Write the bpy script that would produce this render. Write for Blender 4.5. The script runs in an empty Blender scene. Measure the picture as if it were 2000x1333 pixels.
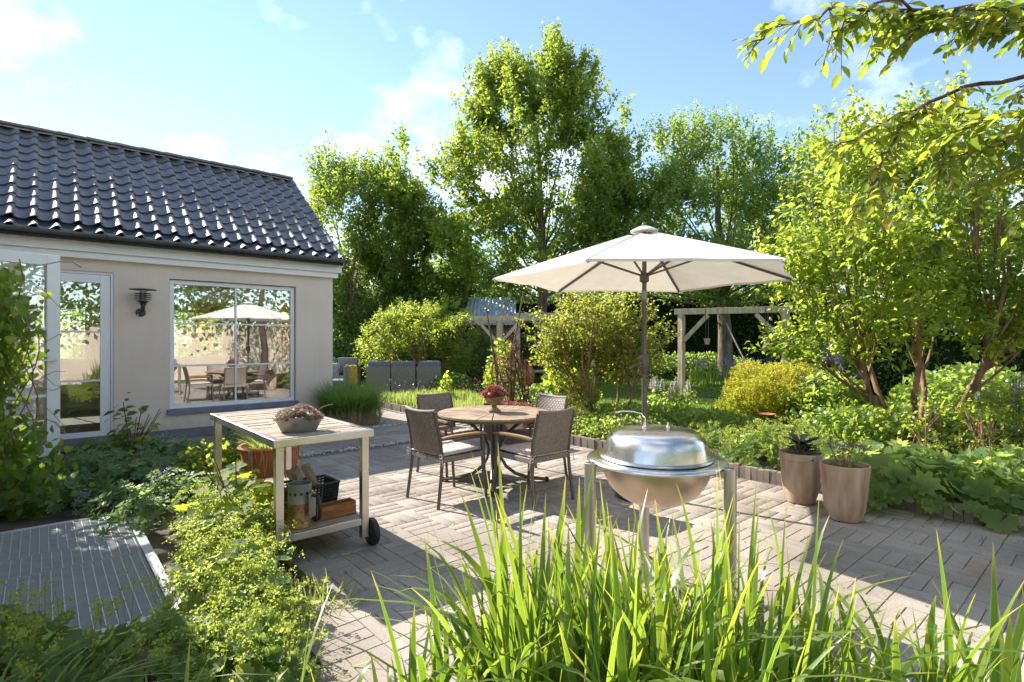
import bpy, bmesh, math, random
import numpy as np
from mathutils import Vector, Matrix, Euler, noise

# ---------------------------------------------------------------- scene, camera, sky, sun
# Metres. x runs along the house front, y runs away behind it, z is up. The house front is y = 0, its right corner x = 0.
SC = bpy.context.scene
COL = SC.collection
R = random.Random(7)
NP = np.random.default_rng(11)
rad = math.radians
CAMX, CAMY, CAMZ, YAW = -4.04, -9.65, 1.5, rad(-41.0)
cam = bpy.data.cameras.new('camera')
cam.lens = 19.08; cam.sensor_width = 36; cam.clip_start = .05; cam.clip_end = 900
camo = bpy.data.objects.new('camera', cam); COL.objects.link(camo)
camo.location = (CAMX, CAMY, CAMZ); camo.rotation_euler = (rad(90), 0, YAW)
SC.camera = camo

SUN_EL = rad(38.3); SUN_ROT = rad(-13.2)
SUNV = Vector((math.sin(SUN_ROT) * math.cos(SUN_EL), math.cos(SUN_ROT) * math.cos(SUN_EL), math.sin(SUN_EL)))
world = bpy.data.worlds.new('World'); SC.world = world; world.use_nodes = True
CLOUD_OFF = (.57, -3.78, 0)  # offset picked for a clear view, with fill clouds added around it
def build_world():
    nt = world.node_tree; N = nt.nodes; L = nt.links
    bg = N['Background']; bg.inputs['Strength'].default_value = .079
    sk = N.new('ShaderNodeTexSky'); sk.sky_type = 'NISHITA'; sk.sun_disc = False
    sk.sun_elevation = SUN_EL; sk.sun_rotation = SUN_ROT; sk.altitude = 50
    sk.air_density = 1.0; sk.dust_density = 0; sk.ozone_density = 1.2
    tc = N.new('ShaderNodeTexCoord')
    # clouds, few in view; those outside it are added bright for fill light: the direction is divided by its height so that they lie in one layer
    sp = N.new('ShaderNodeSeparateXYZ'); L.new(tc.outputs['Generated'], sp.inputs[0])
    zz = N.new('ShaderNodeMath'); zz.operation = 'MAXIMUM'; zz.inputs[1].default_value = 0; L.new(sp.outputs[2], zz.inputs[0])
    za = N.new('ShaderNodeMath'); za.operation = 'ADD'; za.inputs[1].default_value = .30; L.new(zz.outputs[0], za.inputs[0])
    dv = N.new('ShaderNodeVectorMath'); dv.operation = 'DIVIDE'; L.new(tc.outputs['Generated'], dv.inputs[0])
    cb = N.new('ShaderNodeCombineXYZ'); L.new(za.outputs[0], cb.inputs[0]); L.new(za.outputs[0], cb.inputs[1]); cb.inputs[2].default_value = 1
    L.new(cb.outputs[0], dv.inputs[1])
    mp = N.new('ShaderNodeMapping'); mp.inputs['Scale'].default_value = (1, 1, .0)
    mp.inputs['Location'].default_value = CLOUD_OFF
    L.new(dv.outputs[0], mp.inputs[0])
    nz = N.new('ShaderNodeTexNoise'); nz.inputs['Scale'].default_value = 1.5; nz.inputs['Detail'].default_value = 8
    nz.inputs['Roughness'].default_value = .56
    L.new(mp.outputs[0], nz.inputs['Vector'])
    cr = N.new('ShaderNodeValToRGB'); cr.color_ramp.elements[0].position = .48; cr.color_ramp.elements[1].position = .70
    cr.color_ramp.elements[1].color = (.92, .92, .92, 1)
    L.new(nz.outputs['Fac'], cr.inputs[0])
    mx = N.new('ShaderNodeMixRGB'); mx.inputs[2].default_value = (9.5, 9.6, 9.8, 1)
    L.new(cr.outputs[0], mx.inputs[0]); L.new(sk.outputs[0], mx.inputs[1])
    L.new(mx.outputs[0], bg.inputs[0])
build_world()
sun = bpy.data.lights.new('sun', 'SUN'); sun.energy = 3.45; sun.angle = rad(.5); sun.color = (1, .925, .83)
suno = bpy.data.objects.new('sun', sun); COL.objects.link(suno)
suno.rotation_euler = SUNV.to_track_quat('Z', 'Y').to_euler(); suno.location = (-6, 12, 14)
vs = SC.view_settings
vs.view_transform = 'Standard'; vs.look = 'None'; vs.gamma = 1; vs.exposure = 1.9
try: vs.use_curve_mapping = False
except Exception: pass
SC.cycles.max_bounces = 14; SC.cycles.transparent_max_bounces = 24
SC.cycles.diffuse_bounces = 9; SC.cycles.glossy_bounces = 4; SC.cycles.transmission_bounces = 9
SC.cycles.sample_clamp_indirect = 10; SC.cycles.caustics_reflective = False

# ---------------------------------------------------------------- helpers
def at(X, Y, z=0.):
    """ground point X metres right and Y metres ahead of the tripod"""
    return Vector((CAMX + .7547 * X + .6561 * Y, CAMY - .6561 * X + .7547 * Y, z))

class MB:
    """collects shapes for ONE mesh object"""
    def __init__(s): s.v = []; s.f = []
    def add(s, V, F):
        n = len(s.v); s.v += [tuple(p) for p in V]; s.f += [tuple(i + n for i in f) for f in F]; return s
    def box(s, c, d, M=None):
        x, y, z = (k / 2 for k in d)
        V = [Vector((sx * x, sy * y, sz * z)) for sz in (-1, 1) for sy in (-1, 1) for sx in (-1, 1)]
        if M is not None: V = [M @ p for p in V]
        c = Vector(c)
        return s.add([p + c for p in V], [(0, 2, 3, 1), (4, 5, 7, 6), (0, 1, 5, 4), (2, 6, 7, 3), (0, 4, 6, 2), (1, 3, 7, 5)])
    def box2(s, a, b):
        return s.box([(p + q) / 2 for p, q in zip(a, b)], [abs(q - p) for p, q in zip(a, b)])
    def bar(s, a, b, w, h, up=(0, 0, 1)):
        """rectangular bar from a to b"""
        a, b = Vector(a), Vector(b); d = b - a; z = d.normalized(); u = Vector(up)
        x = z.cross(u)
        if x.length < 1e-4: x = z.cross(Vector((1, 0, 0)))
        x.normalize(); y = x.cross(z)
        M = Matrix((x, y, z)).transposed()
        return s.box((a + b) / 2, (w, h, d.length), M)
    def tube(s, pts, r, n=8, cap=True):
        pts = [Vector(p) for p in pts]; k = len(pts)
        rr = r if isinstance(r, (list, tuple)) else [r] * k
        V = []; F = []; x = None
        for i, p in enumerate(pts):
            t = (pts[min(i + 1, k - 1)] - pts[max(i - 1, 0)]).normalized()
            if x is None:
                x = t.orthogonal().normalized()
            else:
                x = (x - t * x.dot(t))
                x = x.normalized() if x.length > 1e-5 else t.orthogonal().normalized()
            y = t.cross(x)
            for j in range(n):
                a = 2 * math.pi * j / n
                V.append(p + (x * math.cos(a) + y * math.sin(a)) * rr[i])
        for i in range(k - 1):
            for j in range(n):
                q = (j + 1) % n
                F.append((i * n + j, i * n + q, (i + 1) * n + q, (i + 1) * n + j))
        if cap: F += [tuple(range(n))[::-1], tuple((k - 1) * n + j for j in range(n))]
        return s.add(V, F)
    def lathe(s, prof, n=32, c=(0, 0, 0), sx=1, sy=1):
        V = []; F = []; k = len(prof)
        for r_, z in prof:
            for j in range(n):
                a = 2 * math.pi * j / n
                V.append((c[0] + r_ * math.cos(a) * sx, c[1] + r_ * math.sin(a) * sy, c[2] + z))
        for i in range(k - 1):
            for j in range(n):
                q = (j + 1) % n
                F.append((i * n + j, i * n + q, (i + 1) * n + q, (i + 1) * n + j))
        if prof[0][0] > 1e-5: F.append(tuple(range(n))[::-1])
        if prof[-1][0] > 1e-5: F.append(tuple((k - 1) * n + j for j in range(n)))
        return s.add(V, F)
    def grid(s, fn, nu, nv):
        V = [fn(i / nu, j / nv) for j in range(nv + 1) for i in range(nu + 1)]
        F = [(j * (nu + 1) + i, j * (nu + 1) + i + 1, (j + 1) * (nu + 1) + i + 1, (j + 1) * (nu + 1) + i) for j in range(nv) for i in range(nu)]
        return s.add(V, F)
    def mesh(s, name, mat, smooth=False):
        m = bpy.data.meshes.new(name); m.from_pydata(s.v, [], s.f); m.materials.append(mat)
        if smooth:
            m.polygons.foreach_set('use_smooth', [True] * len(m.polygons))
            try: m.set_sharp_from_angle(angle=rad(40))
            except Exception: pass
        m.update(); return m
    def build(s, name, mat, parent=None, smooth=False, bevel=0, **k):
        o = ob(name, s.mesh(name, mat, smooth), parent, **k)
        if bevel:
            b = o.modifiers.new('bevel', 'BEVEL'); b.width = bevel; b.segments = 2; b.limit_method = 'ANGLE'; b.angle_limit = rad(40)
        return o

def ob(name, data, parent=None, loc=None, rot=None, scale=None):
    o = bpy.data.objects.new(name, data); COL.objects.link(o)
    if parent is not None: o.parent = parent
    if loc is not None: o.location = loc
    if rot is not None: o.rotation_euler = rot
    if scale is not None: o.scale = (scale,) * 3 if isinstance(scale, (int, float)) else scale
    return o
def tag(o, label=None, cat=None, group=None, kind=None):
    if label: o['label'] = label
    if cat: o['category'] = cat
    if group: o['group'] = group
    if kind: o['kind'] = kind
    return o
def thing(name, label, cat, loc=(0, 0, 0), rz=0, group=None):
    return tag(ob(name, None, None, loc, (0, 0, rz)), label, cat, group)
def copy_tree(o, parent=None):
    c = o.copy(); COL.objects.link(c)
    if parent is not None: c.parent = parent
    for ch in list(o.children): copy_tree(ch, c)
    return c

# ---- fast joined meshes of many small pieces
def raw_mesh(name, V, F, mat, att=None, uv=None, smooth=False):
    """V (n,3), F (m,k) arrays -> mesh"""
    m = bpy.data.meshes.new(name); nv = len(V); nf, k = F.shape
    m.vertices.add(nv); m.vertices.foreach_set('co', np.ascontiguousarray(V, dtype=np.float32).ravel())
    m.loops.add(nf * k); m.loops.foreach_set('vertex_index', np.ascontiguousarray(F, dtype=np.int32).ravel())
    m.polygons.add(nf); m.polygons.foreach_set('loop_start', np.arange(0, nf * k, k, dtype=np.int32))
    try: m.polygons.foreach_set('loop_total', np.full(nf, k, dtype=np.int32))
    except Exception: pass
    if smooth: m.polygons.foreach_set('use_smooth', np.ones(nf, dtype=bool))
    m.update(calc_edges=True)
    if att is not None:
        a = m.attributes.new('rnd', 'FLOAT', 'POINT'); a.data.foreach_set('value', np.ascontiguousarray(att, dtype=np.float32))
    if uv is not None:
        a = m.attributes.new('strip', 'FLOAT_VECTOR', 'POINT'); a.data.foreach_set('vector', np.ascontiguousarray(uv, dtype=np.float32).ravel())
    m.materials.append(mat)
    return m
def norm(a): return a / np.maximum(np.linalg.norm(a, axis=-1, keepdims=True), 1e-9)
def frames(D, Nn):
    """leaf axes: y along D, z near Nn"""
    y = norm(D); x = norm(np.cross(y, Nn)); z = np.cross(x, y)
    return np.stack([x, y, z], 1)
def scatter(T, P, Q, S):
    TV, TF = T
    V = P[:, None, :] + S[:, None, None] * np.einsum('kc,ncd->nkd', TV, Q)
    k = len(TV)
    F = TF[None] + (np.arange(len(P)) * k)[:, None, None]
    return V.reshape(-1, 3), F.reshape(-1, TF.shape[1])
def rdir(n, up=0.):
    d = NP.normal(size=(n, 3)); d[:, 2] += up; return norm(d)
def leaf_cloud(name, T, P, D, Nn, S, mat, parent=None, rnd=None, kind=None):
    V, F = scatter(T, P, frames(D, Nn), S)
    r = NP.random(len(P)) if rnd is None else rnd
    o = ob(name, raw_mesh(name, V, F, mat, att=np.repeat(r, len(T[0]))), parent)
    if kind: o['kind'] = kind
    return o

# ---- leaf shapes: x across, y along, z up; unit length
def t_fold():
    return (np.array([(0, 0, 0), (.3, .45, .07), (0, 1, -.08), (-.3, .45, .07)], float), np.array([(0, 1, 2), (0, 2, 3)]))
def t_oval(w=.34, droop=.12):
    V = [(0, 0, 0), (w * .75, .25, .05), (w, .5, .07), (w * .55, .8, .0), (0, 1, -droop), (-w * .55, .8, .0), (-w, .5, .07), (-w * .75, .25, .05), (0, .3, 0), (0, .65, -.01)]
    F = [(0, 1, 8), (1, 2, 8), (2, 9, 8), (2, 3, 9), (3, 4, 9), (4, 5, 9), (5, 6, 9), (6, 8, 9), (6, 7, 8), (7, 0, 8)]
    return (np.array(V, float), np.array(F))
def t_round(lobes=9, amp=.12, cup=.16, sub=3):
    """scalloped round leaf, stalk at the notch"""
    n = lobes * sub; V = [(0, .42, -cup)]
    for i in range(n + 1):
        a = -math.pi / 2 + .16 + (2 * math.pi - .32) * i / n
        f = (i / sub) % 1
        r = .5 * (1 - amp + amp * abs(math.sin(math.pi * f)) ** .6 * 2 - amp * .6)
        r *= 1 + .04 * math.sin(5 * a)
        V.append((r * math.cos(a), .42 + r * math.sin(a), cup * (.25 + .35 * math.sin(a * lobes * .5) ** 2)))
    F = [(0, i, i + 1) for i in range(1, n + 1)]
    return (np.array(V, float), np.array(F))
def t_maple():
    pts = [(0, .12), (.12, .06), (.34, -.06), (.36, .12), (.56, .2), (.46, .36), (.5, .56), (.28, .52), (.2, .62), (.14, .82), (0, 1.0)]
    L = [(-x, y) for x, y in pts[1:-1]][::-1]
    out = pts + L
    V = [(0, .3, -.03)] + [(x, y, .02 - .16 * (abs(x) ** 1.5) - .05 * y * y + .06 * abs(x)) for x, y in out]
    n = len(out)
    F = [(0, i, i % n + 1) for i in range(1, n + 1)]
    return (np.array(V, float), np.array(F))
def t_heart():
    pts = [(0, .1), (.12, 0), (.3, .02), (.42, .2), (.4, .45), (.24, .75), (0, 1.0)]
    out = pts + [(-x, y) for x, y in pts[1:-1]][::-1]
    V = [(0, .4, -.05)] + [(x, y, .1 * abs(x) - .12 * y * y) for x, y in out]
    n = len(out)
    return (np.array(V, float), np.array([(0, i, i % n + 1) for i in range(1, n + 1)]))
def t_strip(w=.06, segs=3, bend=.3):
    V = []; F = []
    for i in range(segs + 1):
        t = i / segs; ww = w * (1 - t ** 2.2) + .004
        V += [(-ww, t, -bend * t * t), (ww, t, -bend * t * t)]
    for i in range(segs):
        F += [(2 * i, 2 * i + 1, 2 * i + 3), (2 * i, 2 * i + 3, 2 * i + 2)]
    return (np.array(V, float), np.array(F))
FOLD = t_fold(); OVAL = t_oval(); ROUND = t_round(); MAPLE = t_maple(); HEART = t_heart(); STRIP = t_strip()
SMALLF = (np.array([(0, 0, 0), (.5, .3, .2), (0, 1, 0), (-.5, .3, .2)], float), np.array([(0, 1, 2), (0, 2, 3)]))

# ---------------------------------------------------------------- materials
MATS = {}
def new_mat(name):
    m = bpy.data.materials.new(name); m.use_nodes = True
    nt = m.node_tree; b = nt.nodes['Principled BSDF']
    return m, nt, nt.nodes, nt.links, b
def ramp(N, stops):
    cr = N.new('ShaderNodeValToRGB'); e = cr.color_ramp.elements
    while len(e) < len(stops): e.new(.5)
    for x, (p, c) in zip(e, stops): x.position = p; x.color = (*c, 1)
    return cr
def surf(name, c, rough=.6, metal=0., var=.12, scale=6., bump=.0, bscale=60., c2=None, spec=.5, obj_rnd=0., stretch=None, detail=5, sheen=None, aniso=0):
    """one base colour with soft natural variation, fine relief and, per object, a slight shift"""
    m, nt, N, L, b = new_mat(name)
    tc = N.new('ShaderNodeTexCoord'); src = tc.outputs['Object']
    if stretch:
        mp = N.new('ShaderNodeMapping'); mp.inputs['Scale'].default_value = stretch; L.new(src, mp.inputs[0]); src = mp.outputs[0]
    nz = N.new('ShaderNodeTexNoise'); nz.inputs['Scale'].default_value = scale; nz.inputs['Detail'].default_value = detail
    L.new(src, nz.inputs['Vector'])
    c = Vector(c); lo = c * (1 - var * 1.4); hi = Vector(c2) if c2 else c * (1 + var * 1.4)
    cr = ramp(N, [(.3, lo), (.7, hi)]); L.new(nz.outputs['Fac'], cr.inputs[0])
    out = cr.outputs[0]
    if obj_rnd:
        oi = N.new('ShaderNodeObjectInfo'); hs = N.new('ShaderNodeHueSaturation')
        mr = N.new('ShaderNodeMapRange'); mr.inputs[3].default_value = 1 - obj_rnd; mr.inputs[4].default_value = 1 + obj_rnd
        L.new(oi.outputs['Random'], mr.inputs[0]); L.new(mr.outputs[0], hs.inputs['Value']); L.new(out, hs.inputs['Color']); out = hs.outputs[0]
    L.new(out, b.inputs['Base Color'])
    b.inputs['Roughness'].default_value = rough; b.inputs['Metallic'].default_value = metal
    b.inputs['Specular IOR Level'].default_value = spec
    if aniso: b.inputs['Anisotropic'].default_value = aniso
    if bump:
        n2 = N.new('ShaderNodeTexNoise'); n2.inputs['Scale'].default_value = bscale; n2.inputs['Detail'].default_value = 4
        L.new(src, n2.inputs['Vector'])
        bp = N.new('ShaderNodeBump'); bp.inputs['Strength'].default_value = bump; bp.inputs['Distance'].default_value = .01
        L.new(n2.outputs['Fac'], bp.inputs['Height']); L.new(bp.outputs[0], b.inputs['Normal'])
    return m
def wood(name, c, c2, rough=.6, axis=(1, 1, 12), scale=3., obj_rnd=.12):
    return surf(name, c, rough, 0, .25, scale, .25, 30, c2, .3, obj_rnd, axis)
def leafmat(name, cols, trans=.42, tcol=None, rough=.38, src='attr', spec=.6, tip=None):
    """thin leaf: reflects and lets sunlight through; colour differs from leaf to leaf"""
    m, nt, N, L, b = new_mat(name)
    if src == 'attr':
        a = N.new('ShaderNodeAttribute'); a.attribute_name = 'rnd'; f = a.outputs['Fac']
    else:
        a = N.new('ShaderNodeObjectInfo'); f = a.outputs['Random']
    k = len(cols) - 1
    cr = ramp(N, [(i / k, c) for i, c in enumerate(cols)]); L.new(f, cr.inputs[0])
    tc = tcol or [(min(.6, c[0] * 6.7), min(.70, c[1] * 4.9), c[2] * 4.0) for c in cols]
    cols = [(c[0] * 1.85, c[1] * 1.5, c[2] * 2.0 + .008) for c in cols]
    ct = ramp(N, [(i / k, c) for i, c in enumerate(tc)]); L.new(f, ct.inputs[0])
    L.new(cr.outputs[0], b.inputs['Base Color']); b.inputs['Roughness'].default_value = rough
    b.inputs['Specular IOR Level'].default_value = spec
    t = N.new('ShaderNodeBsdfTranslucent'); L.new(ct.outputs[0], t.inputs[0])
    mx = N.new('ShaderNodeMixShader'); mx.inputs[0].default_value = min(.62, trans * 1.2)
    L.new(b.outputs[0], mx.inputs[1]); L.new(t.outputs[0], mx.inputs[2])
    L.new(mx.outputs[0], N['Material Output'].inputs[0])
    return m
def glassmat(name, refl=.3, tint=(.93, .96, .95)):
    m, nt, N, L, b = new_mat(name)
    N.remove(b)
    g = N.new('ShaderNodeBsdfGlossy'); g.inputs['Roughness'].default_value = .0
    g.inputs[0].default_value = (.95, .97, 1, 1)
    t = N.new('ShaderNodeBsdfTransparent'); t.inputs[0].default_value = (*tint, 1)
    fr = N.new('ShaderNodeFresnel'); fr.inputs[0].default_value = 1.5
    mr = N.new('ShaderNodeMapRange'); mr.inputs[1].default_value = .04; mr.inputs[2].default_value = 1
    mr.inputs[3].default_value = refl; mr.inputs[4].default_value = 1
    L.new(fr.outputs[0], mr.inputs[0])
    mx = N.new('ShaderNodeMixShader'); L.new(mr.outputs[0], mx.inputs[0]); L.new(t.outputs[0], mx.inputs[1]); L.new(g.outputs[0], mx.inputs[2])
    L.new(mx.outputs[0], N['Material Output'].inputs[0])
    return m
def clothmat(name, c, trans=.35, tc=None, scale=300, bump=.15, var=.05):
    m = surf(name, c, .9, 0, var, 8, bump, scale, None, .2)
    nt = m.node_tree; N = nt.nodes; L = nt.links; b = N['Principled BSDF']
    t = N.new('ShaderNodeBsdfTranslucent'); t.inputs[0].default_value = (*(tc or c), 1)
    mx = N.new('ShaderNodeMixShader'); mx.inputs[0].default_value = trans
    L.new(b.outputs[0], mx.inputs[1]); L.new(t.outputs[0], mx.inputs[2]); L.new(mx.outputs[0], N['Material Output'].inputs[0])
    return m

M = dict(
    paver=surf('paver', (.40, .345, .29), .85, 0, .14, 5, .5, 160, None, .25, .10),
    sand=surf('joint_sand', (.15, .13, .10), .95, 0, .3, 20, .4, 90),
    soil=surf('soil', (.07, .05, .035), .95, 0, .35, 9, .8, 40, (.12, .09, .06)),
    kerb=surf('kerb', (.22, .185, .16), .9, 0, .2, 7, .5, 120, None, .25, .2),
    plaster=surf('plaster', (.72, .625, .53), .9, 0, .035, 1.3, .12, 180, None, .2),
    plinth=surf('plinth', (.17, .17, .18), .9, 0, .1, 6, .3, 120),
    white=surf('white_paint', (.80, .80, .79), .4, 0, .02, 4, .03, 60),
    frame=surf('window_white', (.78, .79, .81), .35, 0, .02, 4),
    sill=surf('sill_slate', (.16, .19, .26), .5, 0, .12, 6, .1, 80),
    tile=surf('roof_tile', (.085, .088, .098), .34, 0, .14, 3, .06, 60, None, .6, .14),
    rooft=surf('roof_felt', (.03, .03, .032), .8),
    mortar=surf('mortar', (.32, .25, .18), .95, 0, .2, 20, .6, 60),
    zinc=surf('gutter_zinc', (.115, .12, .13), .45, .35, .1, 5, .03, 40),
    lamp=surf('lamp_metal', (.06, .065, .075), .45, .5, .12, 12),
    steel=surf('stainless', (.62, .60, .57), .30, 1, .05, 3, .02, 200, None, .5),
    steel2=surf('stainless_polished', (.66, .65, .63), .22, 1, .03, 3, .012, 120),
    bowl=surf('bowl_steel', (.62, .50, .41), .42, 1, .06, 3, .03, 90),
    alu=surf('brushed_post', (.50, .48, .46), .42, 1, .05, 4, .02, 150),
    grate=surf('grating_zinc', (.42, .42, .42), .55, .25, .06, 14, .05, 40, (.46, .46, .46)),
    galv=surf('galvanised', (.30, .30, .30), .5, .55, .06, 14, .05, 40, (.33, .33, .33)),
    bronze=surf('dark_bronze', (.125, .11, .095), .42, .55, .1, 6, .02, 100),
    wicker=surf('wicker', (.20, .165, .14), .5, 0, .12, 40, .1, 200, (.27, .225, .19)),
    greywick=surf('grey_wicker', (.24, .225, .185), .6, 0, .2, 30, .3, 150),
    teak=wood('table_slat', (.30, .215, .145), (.37, .275, .19), .6, (1, 1, 1), 5),
    armw=wood('arm_wood', (.26, .16, .085), (.36, .23, .12), .5, (14, 1.2, 14), 4),
    bleach=wood('bleached_plank', (.33, .25, .18), (.50, .41, .32), .8, (1, 9, 9), 4, .22),
    beam=wood('weathered_beam', (.42, .34, .23), (.54, .44, .31), .85, (5, 5, .8), 4, .1),
    newbeam=wood('pale_pine_beam', (.55, .45, .27), (.64, .54, .35), .8, (4, 4, .7), 4, .08),
    cedar=wood('cedar', (.33, .12, .04), (.45, .19, .07), .5, (1.5, 14, 14), 4, .05),
    log=wood('fire_wood', (.34, .25, .16), (.50, .39, .26), .85, (1, 8, 8), 6),
    bark=surf('bark', (.13, .10, .075), .95, 0, .35, 8, .8, 30, (.20, .165, .13), .2, 0, (1, 1, .35)),
    bark2=surf('brown_bark', (.20, .115, .065), .9, 0, .3, 10, .8, 30, (.32, .20, .12), .2, 0, (1, 1, .35)),
    barkp=surf('purple_bark', (.11, .065, .05), .9, 0, .3, 14, .6, 40, (.19, .12, .09)),
    vinew=surf('dry_stem', (.24, .15, .075), .9, 0, .3, 14),
    terra=surf('terracotta', (.42, .145, .055), .55, 0, .12, 4, .12, 60),
    clay=surf('pale_clay', (.34, .215, .145), .8, 0, .16, 3.2, .3, 70, (.50, .385, .28), .3, .04, (4, 4, .7), 8),
    stone=surf('cast_stone', (.24, .185, .105), .9, 0, .25, 20, .6, 60, (.33, .27, .17)),
    rubber=surf('rubber', (.018, .018, .019), .6, 0, .2, 20, .1, 90),
    black=surf('black_plastic', (.022, .021, .021), .5, 0, .15, 20, .1, 90),
    rust=surf('rust', (.27, .085, .035), .85, 0, .35, 14, .4, 60, (.38, .16, .08)),
    cushion=surf('seat_cloth', (.52, .44, .40), .95, 0, .05, 12, .25, 400, None, .1),
    greycloth=surf('grey_cloth', (.20, .21, .245), .95, 0, .08, 8, .3, 200, None, .1),
    mottle=surf('mottled_cloth', (.10, .10, .11), .95, 0, .2, 28, .2, 200, (.42, .42, .44)),
    throw=surf('mustard_knit', (.58, .34, .04), .95, 0, .25, 30, .8, 90, (.72, .48, .10)),
    canopy=clothmat('parasol_cloth', (.80, .775, .73), .20, (.80, .72, .60)),
    glass=glassmat('window_glass', .27),
    glass2=glassmat('door_glass', .22),
    pebble=surf('pebble', (.42, .41, .39), .7, 0, .25, 9, .2, 80, (.62, .61, .58)),
    cream=surf('cream_plaster', (.54, .44, .345), .9, 0, .05, 2, .2, 120),
    inner=surf('room_paint', (.68, .68, .66), .9, 0, .03, 2),
    roomfloor=surf('room_floor', (.26, .20, .14), .5, 0, .2, 3),
    blind=clothmat('blind_cloth', (.82, .85, .83), .5, (.85, .88, .85)),
    shedroof=surf('shed_sheet', (.30, .40, .56), .45, .3, .1, 3),
    shedwall=surf('shed_board', (.14, .09, .06), .9, 0, .2, 5),
    liter=surf('leaf_litter', (.24, .11, .05), .9, 0, .3, 30, .3, 60),
    ash=surf('dry_grass', (.42, .33, .18), .9, 0, .25, 20),
)
def glow(name, c, s):
    m, nt, N, L, b = new_mat(name)
    b.inputs['Base Color'].default_value = (*c, 1); b.inputs['Emission Color'].default_value = (*c, 1); b.inputs['Emission Strength'].default_value = s
    return m
M['amber'] = glow('amber_glass', (1, .45, .08), 2.5)
# leaves (reflectance about .04 to .12)
LM = dict(
    maple=leafmat('leaf_fresh', [(.045, .085, .012), (.075, .125, .018), (.115, .165, .024)], .44),
    cherry=leafmat('leaf_olive', [(.042, .082, .014), (.068, .118, .02), (.105, .15, .028)], .46),
    dark=leafmat('leaf_dark', [(.034, .074, .018), (.052, .105, .022), (.08, .135, .03)], .44),
    apple=leafmat('leaf_apple', [(.042, .088, .02), (.07, .125, .026), (.12, .165, .045)], .47),
    hedge=leafmat('leaf_hedge', [(.028, .052, .014), (.045, .078, .02), (.07, .105, .028)], .34),
    shrub=leafmat('leaf_light', [(.055, .10, .014), (.09, .145, .02), (.13, .175, .03)], .48),
    scrub=leafmat('leaf_yellowish', [(.06, .085, .014), (.10, .125, .02), (.14, .16, .03)], .42),
    gold=leafmat('leaf_golden', [(.09, .12, .008), (.27, .21, .012), (.50, .32, .02)], .38),
    box=leafmat('leaf_boxwood', [(.06, .085, .010), (.11, .13, .014), (.16, .17, .02)], .36),
    mantle=leafmat('leaf_mantle', [(.065, .13, .03), (.095, .165, .04), (.125, .19, .05)], .44, None, .6, 'obj'),
    mantles=leafmat('leaf_mantle_mass', [(.065, .13, .03), (.095, .165, .04), (.125, .19, .05)], .44, None, .6),
    froth=leafmat('mantle_flower', [(.16, .20, .02), (.22, .26, .03), (.28, .30, .05)], .4),
    geran=leafmat('leaf_geranium', [(.055, .125, .05), (.075, .155, .058), (.105, .185, .066)], .38),
    gerano=leafmat('leaf_geranium_single', [(.055, .125, .05), (.075, .155, .058), (.105, .185, .066)], .38, None, .45, 'obj'),
    sap=leafmat('leaf_sapling', [(.06, .12, .012), (.10, .16, .014), (.18, .20, .02)], .50, None, .6, 'obj', .3),
    vine=leafmat('leaf_vine', [(.075, .15, .022), (.11, .185, .028), (.15, .21, .034)], .45, None, .45, 'obj'),
    peony=leafmat('leaf_peony', [(.04, .10, .014), (.07, .13, .016), (.26, .24, .02)], .45, None, .4, 'obj'),
    cherrybr=leafmat('leaf_cherry', [(.06, .092, .014), (.08, .115, .016), (.105, .135, .018), (.125, .147, .018), (.14, .158, .018), (.155, .163, .018), (.21, .16, .018)], .50,
                     [(.20, .32, .04), (.30, .42, .04), (.40, .50, .05), (.47, .54, .05), (.53, .57, .05), (.58, .58, .05), (.68, .50, .06)], .45, 'obj', .4),
    purple=leafmat('leaf_purple', [(.06, .018, .02), (.11, .035, .03), (.19, .07, .05)], .35, [(.2, .04, .03), (.35, .09, .06), (.5, .18, .12)]),
    black=leafmat('leaf_blackish', [(.012, .010, .013), (.02, .018, .022), (.035, .03, .035)], .1, None, .35, 'obj'),
    lav=leafmat('leaf_lavender', [(.10, .145, .03), (.145, .19, .04), (.19, .23, .06)], .35),
    pale=leafmat('leaf_perennial', [(.05, .115, .02), (.085, .15, .028), (.12, .18, .04)], .42),
    spruce=leafmat('needle_spruce', [(.035, .07, .04), (.055, .095, .055), (.08, .13, .075)], .2),
    lawn=leafmat('lawn_blade', [(.065, .125, .014), (.10, .165, .018), (.14, .20, .024)], .4),
    tall=leafmat('clump_blade', [(.03, .085, .018), (.05, .12, .025), (.08, .16, .035)], .38),
    clem=leafmat('leaf_clematis', [(.06, .11, .014), (.10, .15, .018), (.17, .20, .03)], .44),
    heather=leafmat('rosette_pink', [(.20, .055, .065), (.36, .12, .13), (.50, .26, .24)], .2, [(.4, .1, .08), (.5, .15, .1), (.6, .3, .2)]),
    rosette=leafmat('rosette_mixed', [(.18, .20, .05), (.40, .18, .14), (.50, .26, .20), (.32, .07, .07)], .15),
    lilac=leafmat('petal_lilac', [(.22, .18, .42), (.32, .26, .52), (.42, .36, .60)], .35, [(.3, .25, .5), (.4, .35, .6), (.5, .45, .7)]),
    violet=leafmat('petal_violet', [(.14, .09, .33), (.26, .18, .48), (.45, .38, .62)], .3, [(.2, .15, .4), (.3, .25, .5), (.5, .45, .7)]),
    pinkp=leafmat('petal_peach', [(.45, .20, .14), (.55, .30, .22), (.6, .42, .3)], .3),
    sedum=leafmat('seed_head', [(.12, .07, .05), (.20, .13, .09), (.28, .20, .14)], .1),
)
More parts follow.
